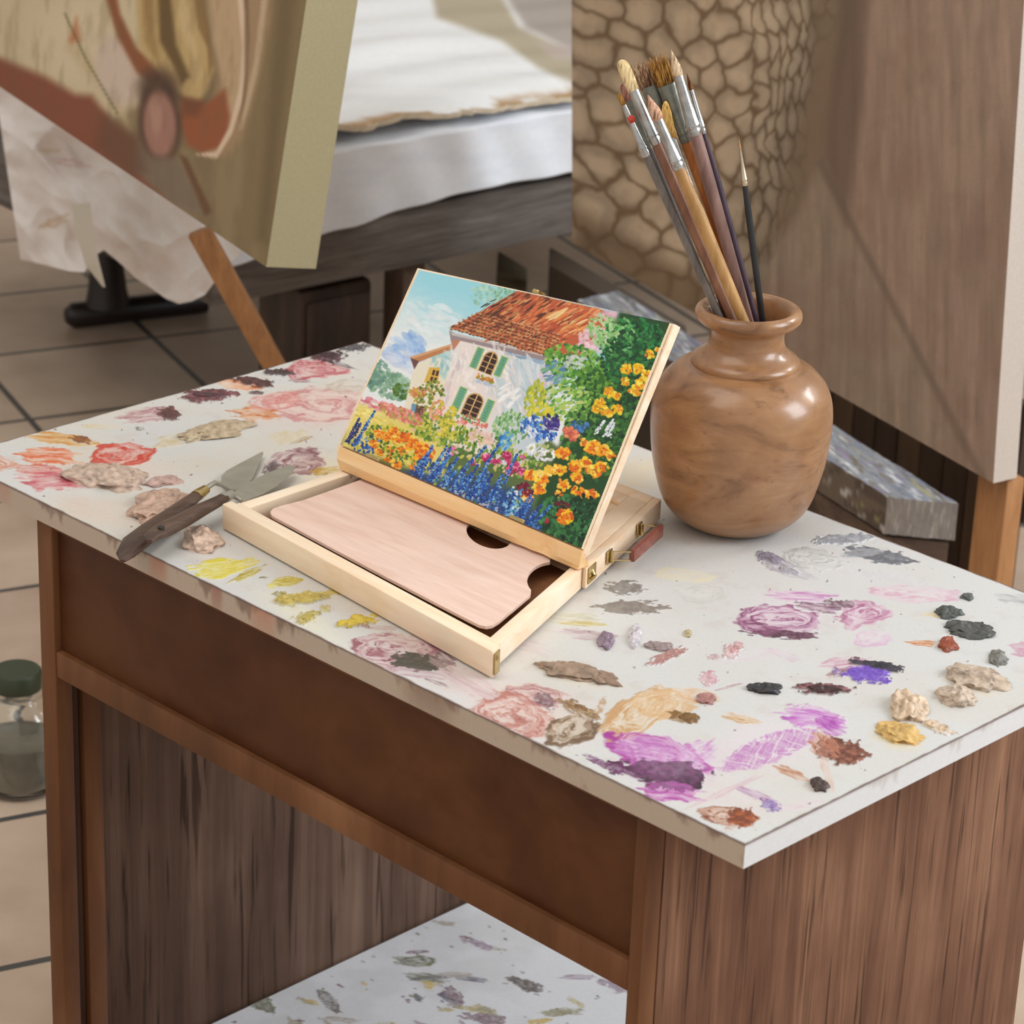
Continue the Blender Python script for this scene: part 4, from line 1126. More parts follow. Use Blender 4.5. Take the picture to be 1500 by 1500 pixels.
scat(18, 720, 452, 24, 10, -30, 7, 1.2, [(70, 48, 40), (100, 58, 44)], RD, .2, .9)
scat(70, 868, 500, 18, 24, 60, 6, 2.6, [(232, 196, 206), (240, 210, 216), (224, 180, 196)], None, .5, .8)
scat(60, 900, 466, 26, 8, 14, 5, 2.2, [(232, 190, 200), (214, 170, 190)], None, .5, .8)


scat(90, 800, 560, 14, 40, 20, 7, 2.6, [(206, 206, 216), (214, 200, 206), (196, 206, 200), (226, 214, 220)], 1.1, .7, .8)
scat(130, 792, 590, 28, 54, 20, 6, 2.6, [(226, 208, 212), (206, 210, 220), (232, 220, 218), (196, 206, 212)], 1.2, .7, .75)
scat(60, 720, 540, 50, 34, 20, 7, 2.0, [(248, 240, 236), (240, 226, 220)], 1.3, .6, .6, .001)
# windows with shutters
def window(c, w, h, sh):
    c = np.array(c, float); P = lambda a, b_: tuple(c + a * EX + b_ * EY)
    arch = [P(-w, h)] + [P(-w * math.cos(t), -h * .35 - h * .65 * math.sin(t)) for t in np.linspace(0, math.pi, 10)] + [P(w, h)]
    for s, (x0, x1, y0, y1) in sh.items():
        art.poly([P(x0, y0), P(x1, y0), P(x1, y1), P(x0, y1)], (196, 206, 110), 1, .5)
        art.poly([P(x0 + 1, y0 + 1), P(x1 - 1.2, y0 + 1), P(x1 - 1.2, y1 - 1), P(x0 + 1, y1 - 1)], (112, 172, 140), 1, .5)
        for q in np.linspace(y0 + 3, y1 - 3, 9):
            art.stroke(*P((x0 + x1) / 2, q), ax_h, (x1 - x0) * .3, .7, np.array((70, 124, 100), float), .8, 0)
    art.poly(arch, (204, 162, 92), 1, .6)
    inn = [P(-w + 1.8, h - 1)] + [P(-(w - 1.8) * math.cos(t), -h * .33 - h * .56 * math.sin(t)) for t in np.linspace(0, math.pi, 10)] + [P(w - 1.8, h - 1)]
    art.poly(inn, (58, 36, 30), 1, .5)
    for a in (-w * .36, w * .36)[:1] + (w * .30,):
        pass
    art.poly([P(-.9, -h), P(.9, -h), P(.9, h), P(-.9, h)], (222, 184, 124), 1, .4)
    for b_ in (-h * .45, h * .05, h * .5): art.poly([P(-w + 1, b_ - .6), P(w - 1, b_ - .6), P(w - 1, b_ + .6), P(-w + 1, b_ + .6)], (206, 164, 106), 1, .4)


window((716.5, 531), 11, 17, {'l': (-25, -13, -16, 17), 'r': (12.5, 24, -17, 15)})
scat(26, 711, 555, 15, 4, 18, 3.4, 1.6, [(206, 140, 60), (176, 110, 50), (150, 160, 50), (226, 170, 70)], None)
scat(12, 710, 562, 14, 3, 18, 5, 1.5, [(170, 190, 216), (190, 204, 222)], ax_h, .2, .7)
window((693, 594), 13, 19, {'l': (-29, -16, -20, 18), 'r': (15.5, 28, -18, 18)})
scat(34, 687, 614, 20, 5, 14, 3, 1.6, [(112, 160, 90), (140, 180, 110), (84, 130, 70), (206, 110, 100)], None)
scat(14, 676, 618, 8, 3, 14, 3, 1.8, [(224, 106, 100), (236, 150, 140)], None)
scat(14, 702, 622, 12, 3, 14, 3.4, 1.8, [(220, 120, 106), (236, 170, 150)], None)
scat(20, 770, 548, 8, 26, 20, 10, 2, [(206, 222, 228), (230, 232, 234)], 1.2, .3, .5)
# bush on the small house
scat(130, 628, 585, 22, 30, 20, 3, 2, [(84, 116, 40), (112, 140, 50), (64, 94, 36), (150, 160, 60), (190, 150, 60)], None)
scat(40, 612, 575, 12, 8, 0, 3, 1.8, [(226, 150, 80), (206, 120, 80), (190, 170, 60)], None)
art.poly([(603, 592), (610, 592), (607, 616), (600, 612)], (106, 150, 186), .9, 1)
art.poly([(611, 594), (622, 596), (618, 616), (606, 614)], (86, 56, 52), .9, 1)
scat(16, 616, 604, 6, 9, 0, 3, 1.2, [(150, 90, 80), (190, 130, 110)], None)
# right hand trees
art.poly([(912, 440), (1020, 440), (1000, 640), (900, 860), (800, 840), (785, 740), (800, 700), (840, 600), (870, 560), (890, 520), (900, 480)], (34, 74, 36), 1, 5)
scat(420, 944, 505, 44, 32, 40, 4.2, 2.6, [(24, 96, 44), (18, 70, 34), (36, 130, 64), (14, 54, 28), (20, 84, 40)], None)
scat(200, 902, 494, 27, 30, 40, 3.6, 2.4, [(60, 150, 70), (110, 180, 110), (40, 120, 60), (150, 196, 120)], None)
scat(130, 884, 484, 24, 22, 40, 3, 2, [(130, 190, 110), (168, 206, 140), (196, 220, 170)], None)
scat(380, 846, 535, 50, 28, 18, 3.8, 2.4, [(92, 156, 50), (120, 176, 70), (60, 120, 44), (44, 100, 40), (156, 196, 90)], None)
scat(240, 872, 566, 34, 26, 20, 4, 2.6, [(52, 104, 36), (36, 84, 34), (80, 136, 46), (110, 160, 56)], None)
scat(220, 832, 592, 42, 30, 20, 4, 2.2, [(120, 180, 70), (80, 140, 56), (160, 200, 90), (186, 206, 110)], -.5, .6)
scat(50, 812, 545, 18, 14, 40, 5, 2, [(110, 150, 190), (90, 136, 180), (130, 180, 140)], -.5, .5)
scat(30, 842, 530, 16, 10, 0, 4, 2, [(190, 206, 190), (206, 210, 206)], None)
scat(90, 784, 584, 14, 28, 15, 4.2, 2.2, [(196, 196, 50), (222, 214, 70), (150, 170, 60), (176, 186, 60)], -1.2, .6)
scat(50, 796, 610, 14, 20, 10, 4, 2.4, [(210, 206, 50), (176, 180, 40), (228, 206, 60)], -1.0, .6)
scat(150, 748, 626, 26, 24, 20, 3.8, 1.8, [(116, 176, 110), (150, 196, 140), (90, 150, 90), (176, 206, 150)], -1.3, .6)
scat(320, 930, 590, 24, 64, 24, 4, 2.6, [(30, 76, 34), (44, 96, 38), (20, 56, 28), (60, 116, 44)], None)
scat(420, 878, 645, 56, 60, 20, 4, 2.6, [(40, 90, 36), (26, 66, 30), (60, 116, 44), (90, 140, 60)], None)
scat(260, 918, 520, 34, 44, 40, 4, 2.5, [(24, 90, 44), (40, 120, 56), (18, 66, 34), (70, 140, 70), (30, 76, 40)], None)
# middle ground
scat(420, 700, 655, 110, 24, 22, 4, 2.2, [(120, 160, 60), (90, 136, 56), (176, 186, 70), (206, 206, 90), (70, 116, 46), (226, 200, 160)], -1.1, .8)
scat(120, 640, 630, 50, 20, 20, 4, 2.2, [(130, 160, 50), (96, 130, 44), (196, 196, 70), (216, 206, 80)], None)
scat(40, 706, 640, 20, 10, 20, 4, 2.2, [(236, 206, 196), (230, 190, 180)], None, .5, .8)
scat(150, 588, 607, 34, 10, 22, 3, 2, [(222, 130, 116), (236, 160, 140), (206, 106, 96), (190, 160, 90)], None)
scat(50, 640, 600, 10, 16, 20, 3, 2, [(230, 140, 120), (240, 180, 150), (214, 190, 70)], -.9, .5)
scat(80, 656, 618, 8, 24, 22, 3.4, 2, [(226, 206, 70), (196, 186, 60), (150, 160, 60)], None)


def spire(x, y, L, cols, lean=0.0, w=3.6):
    """a tapering flower spike growing up from (x, y)"""
    dvec = np.array([math.cos(ax_v + math.pi + lean), math.sin(ax_v + math.pi + lean)])
    n = int(L * 1.7)
    for q in range(n):
        f = rng.rand() ** .85; p = np.array((x, y)) + dvec * L * f
        ww = w * (1.05 - .85 * f)
        p = p + np.array([-dvec[1], dvec[0]]) * rng.uniform(-ww, ww)
        art.stroke(p[0], p[1], rng.uniform(0, 3.1), 1.9 * rng.uniform(.7, 1.3), 1.25, np.clip(np.array(cols[rng.randint(len(cols))], float) + rng.uniform(-14, 14), 0, 255), .93, .0010)


BLUE = [(28, 72, 160), (36, 96, 190), (60, 120, 206), (24, 54, 130), (90, 156, 220), (44, 60, 140), (126, 184, 230)]
DEEP = [(34, 44, 110), (28, 60, 140), (50, 50, 110)]


def bloom(x, y, r, cols):
    scat(int(7 + r * 2.2), x, y, r, r * .78, 20, r * .42, r * .27, cols, None, .5, .95, .0015)
    scat(int(3 + r * .5), x + r * .15, y + r * .1, r * .5, r * .4, 20, r * .26, r * .16, cols[-2:], None, .5, .95, .0017)


ORG = [(250, 170, 24), (252, 190, 50), (246, 146, 20), (254, 206, 90), (232, 116, 18), (214, 92, 20)]
YEL = [(252, 214, 40), (250, 196, 26), (255, 228, 90), (240, 176, 20), (232, 140, 26)]
# left border plants
for a in ((508, 650, 42, .05), (514, 646, 30, .1)): spire(a[0], a[1], a[2], DEEP, a[3], 3.2)
for a in ((520, 652, 58, .12), (530, 650, 36, .5), (538, 658, 40, .55)): spire(a[0], a[1], a[2], BLUE, a[3], 3.4)
scat(60, 530, 655, 20, 8, 22, 3, 1.8, [(36, 70, 150), (30, 56, 120), (60, 110, 190), (200, 200, 80)], -1.1, .5)
scat(220, 580, 648, 46, 22, 22, 3, 2, [(196, 196, 50), (150, 170, 50), (90, 120, 40), (226, 214, 70), (60, 90, 36)], None)
for x, y, r in ((556, 636, 8), (566, 640, 8), (577, 634, 9), (585, 645, 9), (596, 640, 8), (604, 652, 10), (616, 656, 10), (626, 662, 10), (590, 660, 8), (568, 672, 7), (580, 680, 8), (606, 684, 6), (548, 650, 7),
                (612, 672, 8), (556, 662, 6), (572, 660, 6)): bloom(x, y, r, ORG)
scat(60, 585, 668, 26, 10, 22, 2.6, 1.8, [(70, 100, 40), (120, 140, 44), (206, 200, 60)], None)
# blues at the middle right
scat(130, 790, 628, 28, 17, 14, 4, 2, [(36, 96, 186), (60, 120, 206), (30, 70, 160), (240, 244, 250), (96, 150, 214), (200, 210, 236)], 1.1, .5, .95, .0012)
scat(40, 810, 618, 12, 13, 14, 3.4, 2, [(66, 46, 130), (84, 66, 150), (50, 40, 110)], None)
scat(40, 850, 625, 14, 8, 10, 3.4, 2, [(50, 100, 170), (80, 130, 190), (40, 80, 60)], None)
bloom(836, 636, 11, [(232, 130, 90), (240, 160, 110), (214, 104, 80), (196, 84, 80)])
for a in ((870, 637, 26, .25), (884, 640, 30, .1), (892, 640, 22, -.05)): spire(*a[:3], [(244, 246, 250), (226, 232, 242), (206, 214, 230)], a[3], 3.2)
scat(60, 792, 662, 22, 12, 14, 3.4, 2.2, [(240, 240, 244), (222, 226, 230), (250, 250, 250), (180, 190, 120)], None, .5, .95, .0012)
scat(26, 742, 646, 10, 14, 0, 4, 1.8, [(70, 150, 214), (50, 120, 200), (120, 186, 226)], -.9, .5)
# yellow and orange masses at the right
for x, y, r in ((952, 519, 7), (966, 513, 6), (934, 541, 9), (948, 548, 8), (918, 541, 8), (942, 562, 10), (930, 572, 9), (952, 570, 8), (893, 575, 8), (905, 580, 7), (880, 590, 8), (888, 603, 9), (904, 600, 8), (872, 600, 6), (916, 560, 7)):
    bloom(x, y, r, YEL)
for x, y, r in ((868, 655, 12), (884, 660, 10), (856, 648, 7), (858, 678, 9), (842, 684, 10), (826, 664, 10), (820, 688, 9), (846, 700, 9), (870, 690, 10), (882, 684, 9), (806, 690, 9), (792, 700, 10), (776, 696, 9), (790, 716, 10), (826, 710, 9), (772, 728, 9), (848, 722, 10), (868, 724, 9),
                (894, 668, 7), (818, 724, 6)):
    bloom(x, y, r, ORG[:4] + YEL[:3] + ORG[4:])
bloom(806, 690, 8, [(255, 232, 140), (252, 206, 70), (250, 190, 60)]); bloom(792, 694, 6, [(255, 236, 160), (252, 214, 90), (250, 200, 70)])
for x, y, r in ((714, 672, 8), (728, 676, 6), (742, 668, 8), (752, 682, 8), (762, 690, 7), (745, 690, 6), (694, 678, 5), (766, 670, 4)): bloom(x, y, r, [(206, 56, 116), (226, 96, 150), (186, 40, 96), (240, 140, 180), (170, 30, 84)])
scat(36, 768, 716, 14, 10, 20, 3, 2, [(120, 20, 50), (150, 30, 60), (90, 16, 40)], None)
scat(20, 660, 662, 10, 8, 20, 3, 2, [(232, 140, 180), (240, 180, 200), (214, 110, 160)], None)
# dark leaves in the right corner
scat(420, 832, 762, 44, 36, 24, 4.4, 2.8, [(24, 66, 36), (36, 92, 48), (16, 48, 28), (52, 116, 60), (70, 136, 76)], None)
scat(60, 860, 745, 26, 18, 24, 4, 2.4, [(20, 60, 34), (30, 80, 40), (14, 40, 24)], None)
scat(16, 824, 740, 14, 5, 20, 2.6, 1.8, [(120, 24, 44), (96, 20, 40)], None)
bloom(827, 757, 12, YEL + ORG[4:]); scat(6, 802, 763, 3, 3, 0, 2, 1.6, [(176, 30, 60)], None)
# delphiniums along the bottom
scat(200, 690, 715, 90, 22, 24, 4, 2.2, [(36, 70, 140), (60, 90, 120), (80, 120, 70), (40, 60, 110), (170, 180, 80), (30, 50, 100)], -1.1, .6)
for k in range(30):
    t = k / 29.0
    x = 604 + 172 * t + rng.uniform(-5, 5); y = 694 + 84 * t + rng.uniform(-6, 4)
    spire(x, y, rng.uniform(34, 64) * (1.0 if t < .75 else .8), BLUE if rng.rand() < .75 else DEEP + BLUE[:3], rng.uniform(-.08, .35), 4.2)
spire(678, 690, 50, BLUE, .35, 3.6); spire(700, 700, 62, BLUE, .15, 3.8); spire(734, 716, 56, BLUE, .02, 3.8)
scat(60, 752, 735, 14, 26, 24, 2.4, 1.8, [(110, 180, 226), (150, 206, 236), (70, 140, 206), (220, 236, 244)], None)
scat(40, 690, 735, 60, 10, 24, 3, 1.6, [(206, 190, 206), (180, 190, 220), (120, 160, 210)], None, .5, .8)
scat(40, 780, 775, 16, 10, 24, 3, 2, [(36, 84, 160), (60, 116, 190), (100, 150, 206)], None)

PG2 = PG + LN * np.clip(art.h, 0, .002)[..., None] * .5
paint_oil = painted('oil_paint_on_board', .42, .10, 420, .4, .05)
o = paint_mesh('garden_painting', PG2, art.linear(), paint_oil, None, .5 * (QW[0] + QW[1]), T=-LN * .0040, sides=[(232, 206, 170)] * 4, back=(200, 170, 130))
tag(o, 'colourful oil painting of a tiled-roof house in a flower garden on the box easel', 'painting')

# ================================================================== things behind the table
def leaning(bl, br, zb, lean, left_ext, right_ext, height, nu, nv):
    """a canvas standing on the level zb along the line bl-br, tilted back by lean degrees"""
    A, B = un(bl, zb), un(br, zb); d = (B - A); L = np.linalg.norm(d); d /= L
    n = np.array([d[1], -d[0], 0])
    if n @ (CC - A) < 0: n = -n
    a = math.radians(lean); u = np.array([0, 0, math.cos(a)]) - n * math.sin(a)
    fn = np.cross(d, u); fn = fn if fn @ (CC - A) > 0 else -fn
    p0, p1 = A - d * left_ext, B + d * right_ext
    uu, vv = np.meshgrid(np.linspace(0, 1, nu), np.linspace(0, 1, nv))
    return bil(p0, p1, p1 + u * height, p0 + u * height, uu, vv), d, u, fn, A, B


canvas_m = painted('oil_on_canvas', .75, .25, 300, .3, .10)

# ---- left canvas
P, d1, u1, n1, LA, LBc = leaning((66, 172), (390, 391), .73, 9.0, .30, 0, 0.95, 300, 230)
q = pr(P); a = Paint(q[..., 0], q[..., 1], (150, 130, 96))
X, Y = a.X, a.Y; al = np.where(X > -1e9)
a.lay(al, (.6 * sstep(.35, .7, fbm(X / 30, Y / 90, 2))).ravel(), (126, 106, 76))
a.poly([(-60, -90), (215, -90), (222, 110), (206, 152), (165, 172), (66, 128), (-60, 60)], (214, 196, 160), 1, 10)
a.ell(110, 60, 60, 60, 0, (222, 204, 170), .8, .5)
a.poly([(-60, 60), (66, 112), (110, 138), (135, 140), (165, 180), (200, 205), (215, 255), (250, 300), (66, 190), (-60, 100)], (142, 84, 62), 1, 9)
a.poly([(100, 60), (112, 25), (118, 60), (104, 66)], (190, 110, 70), .8, 6)
a.poly([(95, 70), (150, 140), (190, 190), (180, 140), (110, 60)], (206, 184, 144), .8, 8)
a.ell(172, 105, 32, 52, -12, (214, 192, 172), 1, .25)
a.poly([(345, -60), (420, -60), (400, 60), (360, 200), (330, 230), (300, 226)], (170, 140, 106), 1, 8)
a.poly([(300, -60), (352, -60), (362, 60), (352, 150), (334, 190), (326, 120), (310, 60)], (196, 166, 130), 1, 7)
a.poly([(160, -60), (176, 20), (200, 70), (226, 92), (246, 122), (226, 126), (200, 106), (172, 54), (150, -20)], (150, 92, 60), 1, 5)
a.poly([(196, -60), (204, 70), (238, 116), (270, 142), (292, 148), (304, 132), (314, 100), (304, 60), (290, -60)], (200, 170, 116), 1, 6)
a.poly([(206, -60), (212, 60), (236, 100), (226, 40), (222, -60)], (172, 138, 88), .9, 5)
a.poly([(230, -60), (234, 60), (256, 100), (266, 124), (278, 112), (258, 66), (244, -60)], (110, 86, 52), .95, 5)
a.poly([(254, -60), (262, 40), (282, 84), (286, 126), (296, 110), (286, 60), (268, -60)], (214, 186, 136), .9, 5)
a.poly([(278, -60), (290, 40), (304, 70), (306, 110), (312, 96), (306, 40), (288, -60)], (140, 108, 68), .8, 4)
a.poly([(268, 144), (304, 150), (330, 130), (337, 172), (328, 214), (296, 224), (274, 212), (262, 170)], (158, 92, 60), 1, 6)
a.poly([(262, 140), (300, 148), (290, 170), (268, 170)], (116, 76, 54), .7, 8)
a.poly([(350, -60), (360, 20), (363, 80), (357, 140), (340, 196), (318, 232), (284, 226), (316, 222), (336, 186), (350, 130), (355, 70), (342, -60)], (226, 198, 170), 1, 2.5)
a.poly([(362, -60), (366, 60), (360, 150), (352, 176), (358, 110), (358, 20), (354, -60)], (124, 96, 70), .7, 2.5)
a.poly([(390, -60), (372, 90), (350, 190), (356, 190), (380, 100), (398, -60)], (206, 180, 148), .8, 3)
a.poly([(392, -60), (400, 20), (360, 200), (350, 330), (400, 400), (460, -60)], (138, 118, 84), .95, 8)
a.poly([(412, -60), (440, -60), (392, 360), (376, 350)], (110, 92, 64), .6, 10)
a.ell(232, 130, 30, 30, 0, (82, 60, 50), .85, .5)
a.ell(234, 183, 31, 57, -3, (84, 60, 48), .95, .25)
a.ell(234, 183, 24, 49, -3, (170, 124, 108), 1, .22)
a.ell(228, 170, 9, 26, -3, (190, 146, 126), .7, .5)
a.poly([(200, 205), (222, 232), (262, 232), (290, 290), (315, 322), (255, 300), (196, 250)], (134, 116, 98), .95, 8)
a.poly([(150, 168), (205, 200), (215, 250), (190, 262), (140, 215)], (112, 80, 62), .7, 14)
a.poly([(262, 225), (275, 232), (310, 310), (300, 316)], (112, 78, 54), .9, 4)
a.lay(al, (.22 * sstep(.45, .75, fbm(X / 10, Y / 46 + X / 60, 9))).ravel(), (120, 98, 72))
for p_, q_ in (((95, 20), (125, 85)), ((125, 85), (172, 166))): a.poly([(p_[0] - 1.5, p_[1]), (p_[0] + 1.5, p_[1]), (q_[0] + 1.5, q_[1]), (q_[0] - 1.5, q_[1])], (112, 104, 62), .8, 1.5)
o = paint_mesh('canvas', P, a.linear(), canvas_m, None, (LA + LBc) / 2, T=-n1 * .074,
               sides=[(160, 148, 110), (172, 161, 126), (150, 150, 130), (150, 130, 96)], back=(190, 176, 150))
tag(o, 'tall painted canvas with flesh and cream folds and an olive side edge, at the left', 'canvas')

# its easel
LEGK = 2.25
ez = wood('easel_ochre_wood', [(150, 102, 62), (176, 124, 78), (194, 144, 96)], (30, 30, 4), .55, .08)
et = unp((300, 353), LBc - n1 * .17, n1); eb = un((290 + 120 * LEGK, 335 + 215 * LEGK), 0.0)
er = root('studio_easel', (eb[0], eb[1], 0), 'light brown wooden easel leg slanting down from under the flesh-toned canvas', 'easel')
bm = bmesh.new(); dd = (eb - et); dd /= np.linalg.norm(dd); sd = np.cross(dd, AWAY); sd /= np.linalg.norm(sd)
tt = et - dd * .02
bt = eb.copy(); c8 = []
for p in (bt, tt):
    for s, w_ in ((-1, -1), (1, -1), (1, 1), (-1, 1)):
        c8.append(p + sd * .0175 * s + AWAY * .011 * w_)
for i in range(4): c8[i][2] = 0.0005
add_hex(bm, c8, .001); obj('leg', bm, ez, er)
bm = bmesh.new(); p = LBc - d1 * .52 - n1 * .088 + np.array([0, 0, -.012]); add_obox(bm, p, d1 * .34, -n1 * .045, np.array([0, 0, .022]), .002)
obj('canvas_rest', bm, ez, er)

# ---- right canvas
P, d2, u2, n2, RA, RB2 = leaning((838, 356), (1455, 708), .45, -3.0, 0, 0, 1.0, 420, 300)
q = pr(P); a = Paint(q[..., 0], q[..., 1], (128, 104, 84))
X, Y = a.X, a.Y; al = np.where(X > -1e9)
xi, yi = X + 44 * (fbm(X / 70, Y / 70, 3) - .5), Y + 44 * (fbm(X / 70, Y / 70, 8) - .5)
# overlapping scales: nearest and second nearest of a jittered brick lattice
su = np.clip((xi - 830) / 350.0, -.5, 1.3); comp = 1 - .62 * sstep(.45, 1.05, su)          # scales narrow towards the figure's turning side
cw, ch = 64.0, 40.0
wx = np.where(su < .45, xi - 830, 350 * .45 + (xi - 830 - 350 * .45) / np.maximum(comp, .35)); wy = yi + .40 * (xi - 830) * -.9 + .0012 * (xi - 900) ** 2
gxi, gyi = np.floor(wx / cw), np.floor(wy / ch)
F1 = np.full(X.shape, 1e9); F2 = F1.copy()
for di in (-1, 0, 1):
    for dj in (-1, 0, 1):
        i_, j_ = gxi + di, gyi + dj
        hx_ = _T[40][(i_.astype(int)) & 255, (j_.astype(int)) & 255]; hy_ = _T[41][(i_.astype(int)) & 255, (j_.astype(int)) & 255]
        px_ = (i_ + .5 + .5 * ((j_.astype(int) & 1) - .5) + .42 * (hx_ - .5)) * cw; py_ = (j_ + .5 + .45 * (hy_ - .5)) * ch
        rx_, ry_ = (wx - px_) / cw, (wy - py_) / ch
        D_ = np.hypot(rx_ * 1.05, ry_ * .85 + .55 * rx_ * rx_)
        F2 = np.where(D_ < F1, F1, np.minimum(F2, D_)); F1 = np.minimum(F1, D_)
ed = sstep(.0, .24, F2 - F1) * (.75 + .25 * fbm(X / 25, Y / 25, 44)) + .12
sc = np.array((156, 126, 96)) / 255 * (1 - ed[..., None]) + np.array((226, 204, 176)) / 255 * ed[..., None]
sc = sc * (1 - .14 * sstep(.2, .5, F1))[..., None]
fig = sstep(1192, 1168, X + .30 * (Y - 200) + 14 * np.sin(Y / 60.0))                       # the figure's right outline
fade = sstep(300, 420, Y - .35 * (X - 838)) 
sc = sc * (1 - fade[..., None] * .55) + np.array((166, 142, 112)) / 255 * fade[..., None] * .55
turn = sstep(1040, 1180, X + .30 * (Y - 200))
sc = sc * (1 - .28 * turn[..., None])
bg = np.array((160, 140, 122)) / 255 + np.zeros(X.shape + (3,))
line = (X - 1205) * (650 - 235) - (Y - 235) * (1420 - 1205)                                # > 0 : right of the slanting edge
rt_ = sstep(-1500, 2500, line)
bg = bg * (1 - rt_[..., None]) + np.array((168, 142, 124)) / 255 * rt_[..., None]
strk = fbm(X / 9, Y / 120, 21); bg = bg * (0.86 + .26 * strk)[..., None]
bl_ = sstep(.45, .75, fbm(X / 70, Y / 90, 27)); bg = bg * (1 - .3 * bl_[..., None]) + np.array((146, 112, 98)) / 255 * .3 * bl_[..., None]
a.c[:] = sc * fig[..., None] + bg * (1 - fig[..., None])
a.poly([(1190, -60), (1262, -60), (1240, 90), (1205, 235), (1160, 330), (1120, 370), (1150, 250), (1185, 120)], (134, 114, 92), .75, 12)
a.poly([(1240, -60), (1275, -60), (1262, 160), (1240, 330), (1205, 235)], (116, 96, 82), .7, 12)
a.poly([(1203, 232), (1462, 734), (1452, 740), (1196, 240)], (122, 102, 88), .55, 5)
a.poly([(838, 300), (960, 372), (1080, 440), (1080, 520), (838, 380)], (120, 98, 74), .6, 18)
a.lay(al, (.14 * sstep(.5, .8, fbm(X / 18, Y / 26, 34))).ravel(), (124, 104, 86))
o = paint_mesh('canvas', P, a.linear(), canvas_m, None, (RA + RB2) / 2, T=-n2 * .040,
               sides=[(150, 130, 110), (206, 194, 182), (170, 150, 130), (140, 116, 90)], back=(190, 176, 150))
tag(o, 'large brown canvas painted with a scaly torso, behind the vase and brushes', 'canvas')

pa, pb = un((1400, 715), .45), un((1462, 750), .45)
er2 = root('studio_easel', (RB2[0], RB2[1], 0), 'ochre wooden easel post under the right end of the scaly brown canvas', 'easel')
bm = bmesh.new(); c = RB2 - d2 * .035 - n2 * .028
add_obox(bm, np.array([c[0], c[1], 0]) - d2 * .035, d2 * .066, -n2 * .03, np.array([0, 0, .446]), .002)
obj('post', bm, ez, er2)

# ---- platform with white sheets
EA, EBp = un((312, 450), .35), un((730, 364), .35)
e1 = (EBp - EA) / np.linalg.norm(EBp - EA); e1[2] = 0; bn = np.array([e1[1], -e1[0], 0])
if bn @ (CC - EA) < 0: bn = -bn
A0 = np.array([EA[0], EA[1], 0])
PLL, PLD = 1.75, 1.25
grey_wood = wood('grey_platform_wood', [(84, 76, 72), (110, 102, 96), (132, 124, 118)], (5, 5, 60), .75, .15, spec=.2)
dark_wood = wood('dark_furniture_wood', [(46, 34, 28), (66, 50, 40), (88, 68, 54)], (20, 20, 4), .5, .08)
pl = root('low_platform', A0 + e1 * .8 - bn * .6, 'low grey wooden platform carrying white sheets behind the table', 'platform')
bm = bmesh.new(); add_obox(bm, A0 + np.array([0, 0, .35]), e1 * PLL, -bn * PLD, np.array([0, 0, .11]), .003); obj('top_board', bm, grey_wood, pl)
bm = bmesh.new(); add_obox(bm, A0 + e1 * .10 - bn * .035 + np.array([0, 0, .461]), e1 * (PLL - .15), -bn * (PLD - .1), np.array([0, 0, .125]), .02); obj('pad', bm, plain('pad_cloth', (206, 204, 204), .9), pl)
for t, b_, w_ in ((.43, .03, .05), (.05, 1.15, .07), (1.6, .03, .07), (1.6, 1.15, .07)):
    bm = bmesh.new(); add_obox(bm, A0 + e1 * t - bn * b_, e1 * w_, -bn * .06, np.array([0, 0, .349]), .003)
    obj('leg', bm, wood('platform_leg_wood', [(84, 66, 54), (112, 90, 74)], (20, 20, 4)) if t == .43 else dark_wood, pl)
ch = root('low_chest', A0 + e1 * .2 - bn * .3, 'dark brown chest standing under the grey platform', 'chest')
bm = bmesh.new(); add_obox(bm, A0 + e1 * .24 - bn * .08 + np.array([0, 0, .012]), e1 * .16, -bn * .14, np.array([0, 0, .30]), .012); obj('body', bm, dark_wood, ch)
bm = bmesh.new(); add_obox(bm, A0 + e1 * .25 - bn * .0785 + np.array([0, 0, .03]), e1 * .14, bn * .006, np.array([0, 0, .26]), .003); obj('door', bm, dark_wood, ch)
bm = bmesh.new(); add_obox(bm, A0 + e1 * .245 - bn * .09, e1 * .15, -bn * .12, np.array([0, 0, .0115]), .001); obj('plinth', bm, dark_wood, ch)


def drape(name, n_s, n_r, front, mat, paintf, loc, T):
    q = pr(front); a_ = Paint(q[..., 0], q[..., 1], (232, 230, 228)); paintf(a_)
    return paint_mesh(name, front, a_.linear(), mat, None, loc, T=T, sides=[(230, 230, 232)] * 4, back=(230, 230, 232), smooth=180, fullback=True)


cloth_m = painted('white_cloth', .85, .08, 90, .15, .05)
low = np.array([(250, 412), (300, 396), (345, 380), (400, 360), (466, 341), (520, 329), (600, 300), (700, 271), (780, 256), (850, 244), (930, 230), (1100, 200)], float)
s_ = np.linspace(.0, PLL - .05, 150)
fp = A0 + bn * .014
lowp = np.array([unp(p, fp, bn) for p in low]); ls = (lowp - A0) @ e1; lz = lowp[:, 2]
zlow = np.interp(s_, ls, lz)
rws = 56; CL = np.zeros((rws, len(s_), 3))
for j, s in enumerate(s_):
    for i in range(rws):
        f = i / (rws - 1)
        if f < .62:
            g = f / .62; z = zlow[j] * (1 - g) + .594 * g; off = .026 + .010 * (1 - g) * math.sin(s * 9 + 2 * math.sin(s * 4)) + .004 * math.sin(s * 47 + g * 3)
        else:
            g = (f - .62) / .38; z = .594 + .003 * math.sin(s * 30 + g * 4); off = .022 - g * .5
        if zlow[j] < .47 and f < .2: off = max(off, .010)
        CL[i, j] = A0 + e1 * s + bn * off + np.array([0, 0, z])


